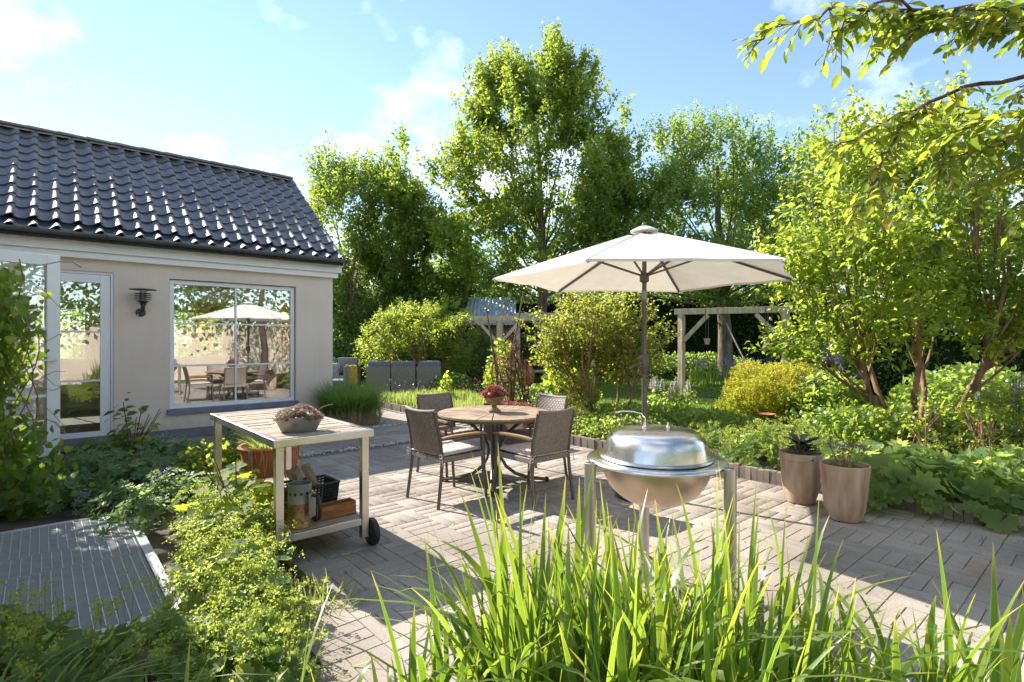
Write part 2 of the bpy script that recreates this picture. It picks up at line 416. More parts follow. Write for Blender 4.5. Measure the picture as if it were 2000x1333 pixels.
def bladeblade():
    """strap leaf with a pale margin and a straw-coloured tip"""
    m, nt, N, L, b = new_mat('reed_blade')
    a = N.new('ShaderNodeAttribute'); a.attribute_name = 'strip'
    sp = N.new('ShaderNodeSeparateXYZ'); L.new(a.outputs['Vector'], sp.inputs[0])
    oi = N.new('ShaderNodeObjectInfo')
    r = N.new('ShaderNodeMath'); r.operation = 'ADD'; L.new(oi.outputs['Random'], r.inputs[0]); L.new(sp.outputs[2], r.inputs[1])
    fr = N.new('ShaderNodeMath'); fr.operation = 'FRACT'; L.new(r.outputs[0], fr.inputs[0])
    base = ramp(N, [(0, (.055, .115, .016)), (.5, (.09, .155, .022)), (1, (.13, .185, .03))]); L.new(fr.outputs[0], base.inputs[0])
    st = ramp(N, [(0, (1, 1, 1)), (.10, (.55, .55, .55)), (.2, (0, 0, 0)), (.46, (0, 0, 0)), (.5, (.35, .35, .35)), (.54, (0, 0, 0)), (.8, (0, 0, 0)), (.9, (.55, .55, .55)), (1, (1, 1, 1))])
    L.new(sp.outputs[0], st.inputs[0])
    m1 = N.new('ShaderNodeMixRGB'); m1.inputs[2].default_value = (.15, .22, .075, 1); L.new(st.outputs[0], m1.inputs[0]); L.new(base.outputs[0], m1.inputs[1])
    tp = ramp(N, [(0, (.45, .45, .45)), (.22, (0, 0, 0)), (.86, (0, 0, 0)), (1, (.9, .9, .9))]); L.new(sp.outputs[1], tp.inputs[0])
    m2 = N.new('ShaderNodeMixRGB'); m2.inputs[2].default_value = (.32, .29, .07, 1); L.new(tp.outputs[0], m2.inputs[0]); L.new(m1.outputs[0], m2.inputs[1])
    L.new(m2.outputs[0], b.inputs['Base Color']); b.inputs['Roughness'].default_value = .36
    hs = N.new('ShaderNodeMixRGB'); hs.blend_type = 'MULTIPLY'; hs.inputs[0].default_value = 1; hs.inputs[2].default_value = (3.7, 3.3, 1.5, 1)
    L.new(m2.outputs[0], hs.inputs[1])
    t = N.new('ShaderNodeBsdfTranslucent'); L.new(hs.outputs[0], t.inputs[0])
    mx = N.new('ShaderNodeMixShader'); mx.inputs[0].default_value = .44
    L.new(b.outputs[0], mx.inputs[1]); L.new(t.outputs[0], mx.inputs[2]); L.new(mx.outputs[0], N['Material Output'].inputs[0])
    return m
def rough_noise(m, lo, hi, scale=4, obj=0., stretch=(1, 1, 1)):
    """smudges: the gloss differs from place to place and, with obj, from piece to piece"""
    nt = m.node_tree; N = nt.nodes; L = nt.links; b = N['Principled BSDF']
    tc = N.new('ShaderNodeTexCoord'); mp = N.new('ShaderNodeMapping'); mp.inputs['Scale'].default_value = stretch; L.new(tc.outputs['Object'], mp.inputs[0])
    n = N.new('ShaderNodeTexNoise'); n.inputs['Scale'].default_value = scale; n.inputs['Detail'].default_value = 6; L.new(mp.outputs[0], n.inputs['Vector'])
    mr = N.new('ShaderNodeMapRange'); mr.inputs[1].default_value = .35; mr.inputs[2].default_value = .68; mr.inputs[3].default_value = lo; mr.inputs[4].default_value = hi
    L.new(n.outputs['Fac'], mr.inputs[0]); out = mr.outputs[0]
    if obj:
        oi = N.new('ShaderNodeObjectInfo'); ma = N.new('ShaderNodeMath'); ma.operation = 'MULTIPLY_ADD'; ma.inputs[1].default_value = obj
        L.new(oi.outputs['Random'], ma.inputs[0]); L.new(out, ma.inputs[2]); out = ma.outputs[0]
    L.new(out, b.inputs['Roughness'])
rough_noise(M['tile'], .36, .54, 9, .12); rough_noise(M['steel2'], .14, .36, 3.5, 0, (1, 1, 2)); rough_noise(M['bowl'], .34, .55, 3); rough_noise(M['steel'], .24, .42, 2.5)
M['reed'] = bladeblade()
def weather(m, low=.35, amt=.03):
    """trowel marks, faint run-down streaks and a splashed foot"""
    nt = m.node_tree; N = nt.nodes; L = nt.links; b = N['Principled BSDF']; src = b.inputs['Base Color'].links[0].from_socket
    tc = N.new('ShaderNodeTexCoord'); mp = N.new('ShaderNodeMapping'); mp.inputs['Scale'].default_value = (7, 7, .35); L.new(tc.outputs['Object'], mp.inputs[0])
    n1 = N.new('ShaderNodeTexNoise'); n1.inputs['Scale'].default_value = 1.6; n1.inputs['Detail'].default_value = 6; L.new(mp.outputs[0], n1.inputs['Vector'])
    r1 = ramp(N, [(.42, (1, 1, 1)), (.72, (1 - amt,) * 3)]); L.new(n1.outputs['Fac'], r1.inputs[0])
    sp = N.new('ShaderNodeSeparateXYZ'); L.new(tc.outputs['Object'], sp.inputs[0])
    n2 = N.new('ShaderNodeTexNoise'); n2.inputs['Scale'].default_value = 9; n2.inputs['Detail'].default_value = 6; L.new(tc.outputs['Object'], n2.inputs['Vector'])
    ma = N.new('ShaderNodeMath'); ma.operation = 'MULTIPLY_ADD'; ma.inputs[1].default_value = .5; L.new(n2.outputs['Fac'], ma.inputs[0]); L.new(sp.outputs[2], ma.inputs[2])
    r2 = ramp(N, [(.25, (.72, .70, .66)), (low + .25, (1, 1, 1))]); L.new(ma.outputs[0], r2.inputs[0])
    m1 = N.new('ShaderNodeMixRGB'); m1.blend_type = 'MULTIPLY'; m1.inputs[0].default_value = 1; L.new(src, m1.inputs[1]); L.new(r1.outputs[0], m1.inputs[2])
    m2 = N.new('ShaderNodeMixRGB'); m2.blend_type = 'MULTIPLY'; m2.inputs[0].default_value = 1; L.new(m1.outputs[0], m2.inputs[1]); L.new(r2.outputs[0], m2.inputs[2])
    L.new(m2.outputs[0], b.inputs['Base Color'])
weather(M['plaster'])

# ---------------------------------------------------------------- ground, beds, paving
def ground_mat():
    m, nt, N, L, b = new_mat('lawn_ground')
    g = N.new('ShaderNodeNewGeometry')
    nz = N.new('ShaderNodeTexNoise'); nz.inputs['Scale'].default_value = 1.1; nz.inputs['Detail'].default_value = 9
    L.new(g.outputs['Position'], nz.inputs['Vector'])
    cr = ramp(N, [(.3, (.06, .105, .018)), (.55, (.085, .15, .022)), (.75, (.12, .175, .034))]); L.new(nz.outputs['Fac'], cr.inputs[0])
    L.new(cr.outputs[0], b.inputs['Base Color']); b.inputs['Roughness'].default_value = .95; b.inputs['Specular IOR Level'].default_value = .1
    n2 = N.new('ShaderNodeTexNoise'); n2.inputs['Scale'].default_value = 60
    L.new(g.outputs['Position'], n2.inputs['Vector'])
    bp = N.new('ShaderNodeBump'); bp.inputs['Distance'].default_value = .05; L.new(n2.outputs['Fac'], bp.inputs['Height']); L.new(bp.outputs[0], b.inputs['Normal'])
    return m
M['lawn'] = ground_mat()
def paver_mat():
    m, nt, N, L, b = new_mat('paver_stone')
    g = N.new('ShaderNodeNewGeometry'); oi = N.new('ShaderNodeObjectInfo')
    add = N.new('ShaderNodeMath'); add.operation = 'ADD'; L.new(g.outputs['Random Per Island'], add.inputs[0]); L.new(oi.outputs['Random'], add.inputs[1])
    fr = N.new('ShaderNodeMath'); fr.operation = 'FRACT'; L.new(add.outputs[0], fr.inputs[0])
    base = ramp(N, [(0, (.30, .262, .228)), (.5, (.335, .292, .254)), (1, (.37, .323, .28))]); L.new(fr.outputs[0], base.inputs[0])
    def nz(s, d=4):
        n = N.new('ShaderNodeTexNoise'); n.inputs['Scale'].default_value = s; n.inputs['Detail'].default_value = d
        L.new(g.outputs['Position'], n.inputs['Vector']); return n
    big = ramp(N, [(.32, (.66, .64, .61)), (.56, (1, 1, 1)), (.75, (1.0, .99, .97))]); L.new(nz(.9, 7).outputs['Fac'], big.inputs[0])
    fine = ramp(N, [(.28, (.45, .44, .43)), (.5, (1, 1, 1)), (.72, (1.3, 1.3, 1.3))]); L.new(nz(190, 3).outputs['Fac'], fine.inputs[0])
    m1 = N.new('ShaderNodeMixRGB'); m1.blend_type = 'MULTIPLY'; m1.inputs[0].default_value = 1; L.new(base.outputs[0], m1.inputs[1]); L.new(big.outputs[0], m1.inputs[2])
    m2 = N.new('ShaderNodeMixRGB'); m2.blend_type = 'MULTIPLY'; m2.inputs[0].default_value = .8; L.new(m1.outputs[0], m2.inputs[1]); L.new(fine.outputs[0], m2.inputs[2])
    # pale grit in the surface and one rust stain
    v = N.new('ShaderNodeTexVoronoi'); v.inputs['Scale'].default_value = 95; L.new(g.outputs['Position'], v.inputs['Vector'])
    vr = ramp(N, [(0, (.8, .8, .8)), (.09, (.5, .5, .5)), (.13, (0, 0, 0))]); L.new(v.outputs['Distance'], vr.inputs[0])
    m3 = N.new('ShaderNodeMixRGB'); m3.inputs[2].default_value = (.56, .53, .49, 1); L.new(vr.outputs[0], m3.inputs[0]); L.new(m2.outputs[0], m3.inputs[1])
    p = at(3.05, 3.54)
    mp = N.new('ShaderNodeMapping'); mp.inputs['Location'].default_value = (-p.x * 3.0, -p.y * 6.5, 0); mp.inputs['Scale'].default_value = (3.0, 6.5, 6); L.new(g.outputs['Position'], mp.inputs[0])
    gr = N.new('ShaderNodeTexGradient'); gr.gradient_type = 'SPHERICAL'; L.new(mp.outputs[0], gr.inputs[0])
    mu = N.new('ShaderNodeMath'); mu.operation = 'MULTIPLY'; L.new(gr.outputs['Fac'], mu.inputs[0]); L.new(nz(14).outputs['Fac'], mu.inputs[1])
    m4 = N.new('ShaderNodeMixRGB'); m4.inputs[2].default_value = (.24, .085, .03, 1); L.new(mu.outputs[0], m4.inputs[0]); L.new(m3.outputs[0], m4.inputs[1])
    L.new(m4.outputs[0], b.inputs['Base Color']); b.inputs['Roughness'].default_value = .85; b.inputs['Specular IOR Level'].default_value = .25
    bp = N.new('ShaderNodeBump'); bp.inputs['Strength'].default_value = .5; bp.inputs['Distance'].default_value = .004
    L.new(nz(170).outputs['Fac'], bp.inputs['Height']); L.new(bp.outputs[0], b.inputs['Normal'])
    return m
M['paver'] = paver_mat()

def sheet(name, poly, z, mat, kind='structure'):
    mb = MB(); mb.add([(x, y, z) for x, y in poly], [tuple(range(len(poly)))])
    return tag(mb.build(name, mat), kind=kind)
sheet('ground', [(-300, -300), (300, -300), (300, 300), (-300, 300)], -.06, M['lawn'])
sheet('lawn', [(1.86, -30), (90, -30), (90, 90), (-30, 90), (-30, 12), (-.4, 5.2), (1.86, 4)], .03, M['lawn'])
def bumpy_bed(name, x0, x1, y0, y1, z, amp=.02):
    nu, nv = max(4, int((x1 - x0) / .12)), max(4, int((y1 - y0) / .12)); mb = MB()
    def f(u, v):
        x, y = x0 + (x1 - x0) * u, y0 + (y1 - y0) * v
        e = min(1, 6 * min(u, 1 - u, v, 1 - v))
        return (x, y, z + amp * e * (noise.noise((x * 3, y * 3, 0)) + .5 * noise.noise((x * 9, y * 9, 2))))
    mb.grid(f, nu, nv)
    return tag(mb.build(name, M['soil'], smooth=True), kind='structure')
bumpy_bed('flower_bed', 1.83, 4.6, -12, 3.8, .085, .03)
bumpy_bed('flower_bed', -4.94, -2.76, -9.6, -.02, -.035, .018)

# the patio: basket-weave pavers, three to a block
patio = tag(ob('patio', None), kind='structure')
sand = MB(); sand.add([(-2.75, -12, -.012), (1.765, -12, -.012), (1.765, 4, -.012), (-2.75, 4, -.012)], [(0, 1, 2, 3)]); sand.add([(-3.4, -12, -.0125), (-2.75, -12, -.0125), (-2.75, -6.6, -.0125), (-3.05, -6.6, -.0125), (-3.05, -7.2, -.0125), (-3.4, -7.2, -.0125)], [(0, 1, 2, 3, 4, 5)]); sand.build('joint_sand', M['sand'], patio)
pav = MB(); b_ = .003; px_, py_ = .2962 / 2, .0960 / 2
V = []
for z, k in ((-.05, 0), (-b_, 0), (0, b_)):
    V += [(-px_ + k, -py_ + k, z), (px_ - k, -py_ + k, z), (px_ - k, py_ - k, z), (-px_ + k, py_ - k, z)]
F = [(8, 9, 10, 11)] + [(4 * r + j, 4 * r + (j + 1) % 4, 4 * r + 4 + (j + 1) % 4, 4 * r + 4 + j) for r in (0, 1) for j in range(4)]
pav.add(V, F); pmesh = pav.mesh('paver', M['paver'])
def in_bed(x, y):      # the front bed that the tall grass grows in
    X = .7547 * (x - CAMX) - .6561 * (y - CAMY); Y = .6561 * (x - CAMX) + .7547 * (y - CAMY)
    return (-1.15 < X < 1.95 and .75 < Y < 2.12) or Y < -.5
spots = []
for i in range(-12, 7):
    for j in range(-42, 12):
        x0, y0 = -2.75 + .3 * (i + 10), j * .3
        if x0 < -2.8 and y0 > -6.8 - .6 * (x0 < -3.1): continue
        if x0 > 1.7: continue
        if -2.7 < y0 < -.8 or y0 > -.75: continue
        for k in range(3):
            if (i + j) % 2: spots.append((x0 + .15, y0 + .05 + .1 * k, 0))
            else: spots.append((x0 + .05 + .1 * k, y0 + .15, 1))
y = -2.36; r_ = 0
while y < 3.9:
    if not (-1.04 < y < -.86):
        x = -2.75 + (.15 if r_ % 2 else 0)
        while x < 1.6:
            spots.append((x + .15, y, 0)); x += .3
    y += .1; r_ += 1
sel = []
for x, y, o_ in spots:
    if in_bed(x, y) or x > 1.68 and o_ == 0 and x > 1.62: continue
    X = .7547 * (x - CAMX) - .6561 * (y - CAMY); Y = .6561 * (x - CAMX) + .7547 * (y - CAMY)
    vis = Y > 2.38 and abs(X) < .935 * Y
    sel.append((0 if vis else 1, Y, x, y, o_))
sel.sort()
PV = np.array(pav.v); PF = np.array([f for f in pav.f]); rest = []
for n, (v, Y, x, y, o_) in enumerate(sel):
    loc = (x, y, R.uniform(-.002, .0015)); rot = (R.gauss(0, .003), R.gauss(0, .003), (math.pi / 2 if o_ else 0) + R.gauss(0, .006))
    if n < 300: ob('paver', pmesh, patio, loc, rot)
    else:
        rest.append(PV @ np.array(Euler(rot).to_matrix()).T + np.array(loc))
rv = np.concatenate(rest); rf = np.concatenate([PF + 12 * i for i in range(len(rest))])
tag(ob('pavers', raw_mesh('pavers', rv, rf, M['paver']), patio), kind='stuff')
# white pebble lines
def pebbles(name, y, x0, x1):
    n = int((x1 - x0) * 90); mb = MB(); mb.lathe([(0, -.5), (.4, -.32), (.5, 0), (.38, .34), (0, .5)], 6)
    T = (np.array(mb.v), np.array([f for f in mb.f if len(f) == 4]))
    P = np.stack([NP.uniform(x0, x1, n), y + NP.normal(0, .03, n), NP.uniform(-.008, .010, n)], 1)
    D = rdir(n); V, F = scatter(T, P, frames(D, rdir(n)), NP.uniform(.022, .05, n))
    return ob(name, raw_mesh(name, V, F, M['pebble'], smooth=True))
tag(pebbles('pebbles', -2.5, -2.2, 1.75), kind='stuff'); tag(pebbles('pebbles', -.95, -2.2, 1.75), kind='stuff')
tag(pebbles('pebbles', -.55, -.7, .75), kind='stuff')
# weeds and litter in the joints
def weeds():
    P = []; 
    for _ in range(300):
        X, Y = R.uniform(-1.6, 3.6), R.uniform(2.4, 7.5); p = at(X, Y)
        if -2.7 < p.x < 1.7 and p.y < -2.7:
            p.x = round((p.x + 2.75) / .1) * .1 - 2.75 if R.random() < .5 else p.x
            p.y = round(p.y / .1) * .1
            for k in range(R.randint(3, 9)): P.append((p.x + R.gauss(0, .014), p.y + R.gauss(0, .014), 0))
    P = np.array(P); n = len(P)
    return leaf_cloud('weeds', STRIP, P, rdir(n, .9), rdir(n), NP.uniform(.015, .045, n), LM['lawn'], kind='stuff')
weeds()
def litter():
    P = []
    for _ in range(330):
        y = R.uniform(-11, 1.5); P.append((1.70 - abs(R.gauss(0, .10)), y, .004))
    for _ in range(220):
        p = at(R.uniform(-1.5, 3.5), R.uniform(2.5, 7)); P.append((p.x, p.y, .004)) if -2.7 < p.x < 1.7 else None
    P = np.array(P); n = len(P)
    D = rdir(n); D[:, 2] *= .2; Nn = rdir(n) * .3 + np.array([0, 0, 1.])
    leaf_cloud('fallen_leaves', FOLD, P, D, Nn, NP.uniform(.012, .03, n), M['liter'], kind='stuff')
litter()
# the kerb of upright bricks along the right-hand bed
kerb = thing('brick_edging', 'low edging of upright dark grey bricks between paving and the long flower bed', 'edging', (1.8, 0, 0))
kb = MB(); kb.box((0, 0, .03), (.068, .062, .2)); kmesh = kb.mesh('brick', M['kerb'])
y = -11.0; n = 0
while y < 3.2:
    o = ob('brick', kmesh, kerb, (R.gauss(0, .003), y, R.gauss(0, .004)), (R.gauss(0, .02), R.gauss(0, .02), R.gauss(0, .02)))
    if n == 0:
        bv = o.modifiers.new('bevel', 'BEVEL'); bv.width = .004; bv.segments = 1
    y += .0665; n += 1

# ---------------------------------------------------------------- the house
house = thing('house', 'beige rendered house wing with dark glazed pantile roof and white-framed garden window', 'house')
WX0, WX1, WZ0, WZ1 = -2.56, -.66, .46, 2.45      # garden window opening
DX0, DX1, DZ0, DZ1 = -4.24, -3.24, .09, 2.48     # terrace door opening
w = MB(); T_ = .32; WT = 2.66
w.box2((-6.95, 0, 0), (DX0, T_, WT)); w.box2((DX0, 0, DZ1), (DX1, T_, WT)); w.box2((DX0, 0, 0), (DX1, T_, DZ0))
w.box2((DX1, 0, 0), (WX0, T_, WT)); w.box2((WX0, 0, WZ1), (WX1, T_, WT)); w.box2((WX0, 0, 0), (WX1, T_, WZ0)); w.box2((WX1, 0, 0), (0, T_, WT))
w.box2((-.32, T_, 0), (0, 4.3, WT))                                   # gable wall
w.add([(0, .0, WT), (0, 4.6, WT), (0, 2.34, 4.78), (-.3, .0, WT), (-.3, 4.6, WT), (-.3, 2.34, 4.78)], [(0, 1, 2), (5, 4, 3), (0, 3, 4, 1), (1, 4, 5, 2), (2, 5, 3, 0)])
for a, b2 in ((-6.95, -4.5), (-3.3, -2.0), (-.75, 0)): w.box2((a, 4.3, 0), (b2, 4.6, WT))
for a, b2 in ((-4.5, -3.3), (-2.0, -.75)): w.box2((a, 4.3, 0), (b2, 4.6, 1.1)); w.box2((a, 4.3, 2.2), (b2, 4.6, WT))
w.build('wall', M['plaster'], house)
w = MB(); w.box2((-5.3, -7.2, 0), (-4.95, -.004, 3.86)); w.build('side_wall', M['plaster'], house)
w = MB(); w.box2((-9.5, -7.5, 3.87), (-4.62, -.2, 3.99)); w.build('side_eave', M['white'], house)
w = MB(); w.box2((-6.9, -.006, -.02), (.006, -.0005, .15)); w.box2((.0005, 0, -.02), (.006, 4.6, .15)); w.build('plinth', M['plinth'], house)
w = MB(); w.box2((-6.9, T_, .0), (-.33, 4.29, .1)); w.build('room_floor', M['roomfloor'], house)
w = MB(); w.box2((-6.9, T_ + .01, 2.58), (-.33, 4.29, 2.64)); w.box2((-6.95, T_ + .01, .1), (-6.9, 4.29, 2.58))
w.box2((-.345, T_ + .01, .1), (-.325, 4.29, 2.58)); w.build('room_lining', M['inner'], house)
# frieze boards under the eave
w = MB(); w.box2((-6.95, -.15, 2.735), (.11, .0, 2.88)); w.build('fascia', M['white'], house, bevel=.004)
w = MB(); w.box2((-6.95, -.10, 2.645), (.065, -.002, 2.734)); w.build('frieze', M['white'], house, bevel=.004)
# gutter
EY, EZ, RY, RZ = -.30, 2.955, 2.34, 4.985
PITCH = math.atan2(RZ - EZ, RY - EY); SLOPE = math.hypot(RZ - EZ, RY - EY)
g = MB(); n = 10; xs = (-6.95, .17); V = []; F = []
for x in xs:
    for rr in (.058, .053):
        for j in range(n + 1):
            a = math.pi + math.pi * j / n; V.append((x, EY - .045 + rr * math.cos(a), 2.955 + rr * math.sin(a)))
k = n + 1
for j in range(n):
    F += [(j, j + 1, 2 * k + j + 1, 2 * k + j), (k + j + 1, k + j, 3 * k + j, 3 * k + j + 1)]
    F += [(j + 1, j, k + j, k + j + 1), (2 * k + j, 2 * k + j + 1, 3 * k + j + 1, 3 * k + j)]
F += [(0, 2 * k, 3 * k, k), (n, k + n, 3 * k + n, 2 * k + n)]
g.add(V, F); gut = g.build('gutter', M['zinc'], house, smooth=True)
for x in np.arange(.1, -5.5, -.86):
    c = MB(); pts = [(x, EY - .045 + .0625 * math.cos(math.pi + math.pi * j / 10), 2.955 + .0625 * math.sin(math.pi + math.pi * j / 10)) for j in range(11)]
    for p, q in zip(pts, pts[1:]): c.bar(p, q, .03, .006, (1, 0, 0))
    c.build('gutter_bracket', M['zinc'], gut)
c = MB(); c.lathe([(0, -.002), (.057, -.002), (.057, .002), (0, .002)], 16); V = [Vector((p[2], p[0], min(p[1], .004))) for p in c.v]
c.v = [tuple(p + Vector((.168, EY - .045, 2.955))) for p in V]; c.build('gutter_end', M['zinc'], gut)
# roof
r = MB(); X0, X1 = -6.9, .07
cs, sn = math.cos(PITCH), math.sin(PITCH); off = .055
for sgn in (1, -1):
    a = Vector((0, 2 * RY - EY if sgn < 0 else EY, EZ - off)); b2 = Vector((0, RY, RZ - off))
    P = [(X0, a.y, a.z), (X1, a.y, a.z), (X1, b2.y, b2.z), (X0, b2.y, b2.z)]; Q = [(x, y, z - .05) for x, y, z in P]
    r.add(P + Q, [(0, 1, 2, 3), (7, 6, 5, 4), (0, 4, 5, 1), (1, 5, 6, 2), (2, 6, 7, 3), (3, 7, 4, 0)])
roof = r.build('roof', M['rooft'], house)
v_ = MB(); v_.bar((X1 + .012, EY + .02, EZ - .075), (X1 + .012, RY, RZ - .075), .022, .12, (0, -sn, cs)); v_.build('barge_board', M['white'], roof)
# pantiles, each an object
TW, TL, LAP = .2305, SLOPE / 11, .06
def tile_mesh():
    mb = MB(); nu = 16; top = []; us = [i / nu for i in range(nu + 1)]
    def sm(a, b, x): t = min(1, max(0, (x - a) / (b - a))); return t * t * (3 - 2 * t)
    def h(u): return .052 * sm(.50, .86, u) - .026 * sm(.88, 1.06, u) - .011 * math.sin(math.pi * min(1, u / .62)) ** 1.5 + .022 * (1 - sm(-.1, .22, u))
    w_ = TW + .018; rows = [(-.0, 1), (.05, 1), (TL + LAP, .0)]
    for vv, k in rows:
        for u in us: mb.v.append((u * w_, vv, h(u) + .027 * (1 - vv / (TL + LAP))))
    for u in us: mb.v.append((u * w_, .0, h(u) + .027 - .017))
    for u in us: mb.v.append((u * w_, TL + LAP, h(u) - .015))
    n = nu + 1
    for i in range(nu):
        for rr in (0, 1): mb.f.append((rr * n + i, rr * n + i + 1, (rr + 1) * n + i + 1, (rr + 1) * n + i))
        mb.f.append((3 * n + i, 3 * n + i + 1, i + 1, i)); mb.f.append((3 * n + i + 1, 3 * n + i, 4 * n + i, 4 * n + i + 1))
    mb.f += [(0, n, 2 * n, 4 * n, 3 * n), (nu + 3 * n, nu + 4 * n, nu + 2 * n, nu + n, nu)]
    m = mb.mesh('tile', M['tile'], True); return m
tmesh = tile_mesh()
for c_ in range(22):
    for k in range(11):
        s_ = k * TL; x = X1 - TW * (c_ + 1)
        kick = -rad(14) if k == 0 else 0
        lift = .028 if k == 0 else 0
        o = ob('tile', tmesh, roof, (x + R.gauss(0, .0015), EY + s_ * cs - lift * sn * 0, EZ + s_ * sn - off + .02 + lift), (PITCH + kick + R.gauss(0, .010), R.gauss(0, .014), R.gauss(0, .006)))
# ridge tiles and the mortar they sit in
rm = MB(); nn = 10; V = []
for x, rr in ((-.02, .115), (.40, .098)):
    for th in (0, .014):
        for j in range(nn + 1):
            a = math.pi * (.04 + .92 * j / nn); V.append((x, (rr - th) * math.cos(a) * 1.15, (rr - th) * math.sin(a) * .8))
k = nn + 1; F = []
for j in range(nn):
    F += [(j + 1, j, 2 * k + j, 2 * k + j + 1), (k + j, k + j + 1, 3 * k + j + 1, 3 * k + j), (j, j + 1, k + j + 1, k + j), (2 * k + j + 1, 2 * k + j, 3 * k + j, 3 * k + j + 1)]
rm.add(V, F); rmesh = rm.mesh('ridge_tile', M['tile'], True)
for i in range(14): ob('ridge_tile', rmesh, roof, (X1 - .02 - .385 * (i + 1) + .0, RY, RZ - .015), (0, R.gauss(0, .006), R.gauss(0, .006)))
mo = MB()
mo.grid(lambda u, v: (X0 + .3 + (X1 - X0 - .32) * u, RY - .118 + .09 * v + .006 * noise.noise((u * 90, v * 4, 1)), RZ - .052 + .07 * v + .008 * noise.noise((u * 90, v * 4, 5))), 160, 3)
mo.build('mortar_bed', M['mortar'], roof)

def glazed(name, x0, x1, z0, z1, parent, y0, fw, cols, rows, label=None, bar=.026, pane=M['glass'], T=None):
    """a frame of four members with glazing bars and one pane per light; coordinates along u, z with depth y0..y0+.07"""
    tr = T or (lambda u, y, z: (u, y, z))
    def bx(mb, a, b):
        s = MB().box2(a, b); mb.add([tr(*p) for p in s.v], s.f)
    f = MB(); d = .07
    bx(f, (x0, y0, z0), (x0 + fw, y0 + d, z1)); bx(f, (x1 - fw, y0, z0), (x1, y0 + d, z1))
    bx(f, (x0 + fw, y0 + .001, z0), (x1 - fw, y0 + d - .001, z0 + fw)); bx(f, (x0 + fw, y0 + .001, z1 - fw), (x1 - fw, y0 + d - .001, z1))
    fo = f.build(name, M['frame'], parent, bevel=.004)
    if label: fo['label'] = label
    us = [x0 + fw] + list(cols) + [x1 - fw]; zs = [z0 + fw] + list(rows) + [z1 - fw]
    for u in cols:
        g = MB(); bx(g, (u - bar / 2, y0 + .012, zs[0]), (u + bar / 2, y0 + .058, zs[-1])); g.build('glazing_bar', M['frame'], fo)
    for z in rows:
        for a, b in zip(us, us[1:]):
            g = MB(); bx(g, (a + (bar / 2 if a in cols else 0), y0 + .013, z - bar / 2), (b - (bar / 2 if b in cols else 0), y0 + .057, z + bar / 2)); g.build('glazing_bar', M['frame'], fo)
    for a, b in zip(us, us[1:]):
        for p, q in zip(zs, zs[1:]):
            g = MB(); bx(g, (a - .004, y0 + .032, p - .004), (b + .004, y0 + .036, q + .004)); g.build('pane', pane, fo)
    # dark gasket line round the glass
    return fo
glazed('window', WX0 + .012, WX1 - .012, WZ0, WZ1 - .012, house, .06, .062, [-1.61], [1.115, 1.775])
s = MB(); s.box2((WX0 - .03, -.05, WZ0 - .085), (WX1 + .03, .055, WZ0 - .0)); s.build('window_sill', M['sill'], house, bevel=.006)
fr = MB(); fr.box2((DX0, .03, DZ0), (DX0 + .035, .12, DZ1)); fr.box2((DX1 - .035, .03, DZ0), (DX1, .12, DZ1)); fr.box2((DX0 + .035, .031, DZ1 - .035), (DX1 - .035, .119, DZ1)); fr.build('door_frame', M['frame'], house, bevel=.003)
glazed('door', DX0 + .04, DX1 - .04, DZ0 + .01, DZ1 - .04, house, .035, .115, [], [.94, 1.63], 'closed white glazed terrace door with three panes', pane=M['glass2'])
hinge = Vector((-4.86, -2.51, 0)); free = Vector((-3.89, -2.16, 0)); du = (free - hinge).normalized(); dn = Vector((-du.y, du.x, 0))
lf = glazed('door', 0, 1.03, .30, 2.40, house, -.035, .115, [], [.93, 1.63], 'open white glazed door leaf swung out towards the grating',
            pane=M['glass2'], T=lambda u, y, z: tuple(hinge + du * u + dn * y + Vector((0, 0, z))))
h = MB(); hp = hinge + du * .975 - dn * .04
h.tube([hp + Vector((0, 0, 1.3)), hp - dn * .05 + Vector((0, 0, 1.3)), hp - dn * .05 - du * .11 + Vector((0, 0, 1.3))], .009); h.build('handle', M['steel'], lf)
# small windows in the back wall, seen through the glass
for a, b2 in ((-4.5, -3.3), (-2.0, -.75)): glazed('window', a, b2, 1.1, 2.2, house, 4.4, .05, [(a + b2) / 2], [], pane=M['glass2'])
# roman blind and inner curtain
b_ = MB()
for i in range(3):
    z = 2.40 - .085 * i
    b_.grid(lambda u, v, z=z: (WX0 + .08 + (WX1 - WX0 - .16) * u, .20 + .018 * math.sin(math.pi * v), z - .10 * v), 2, 6)
b_.build('blind', M['blind'], house, smooth=True)
c_ = MB(); c_.grid(lambda u, v: (-1.02 + .22 * u, .30 + .02 * math.sin(u * 22), 2.45 - 1.5 * v), 24, 2); c_.build('curtain', M['blind'], house, smooth=True)
for n_, (x, y, z, lb) in enumerate([(-.55, 1.0, 1.98, 'upper amber glass pendant lamp glowing behind the garden window'), (-.63, 1.05, 1.80, 'lower amber glass pendant lamp glowing behind the garden window')]):
    t = thing('pendant_lamp', lb, 'lamp', (x, y, z), 0, 'pendant lamps in the room')
    s = MB(); s.lathe([(.02, .07), (.05, .06), (.075, 0), (.065, -.06), (.055, -.06), (.065, 0), (.04, .05)], 16); s.build('lamp_shade', M['amber'], t, smooth=True)
    s = MB(); s.tube([(0, 0, .06), (0, 0, 2.58 - z)], .004, 6); s.build('cord', M['black'], t)
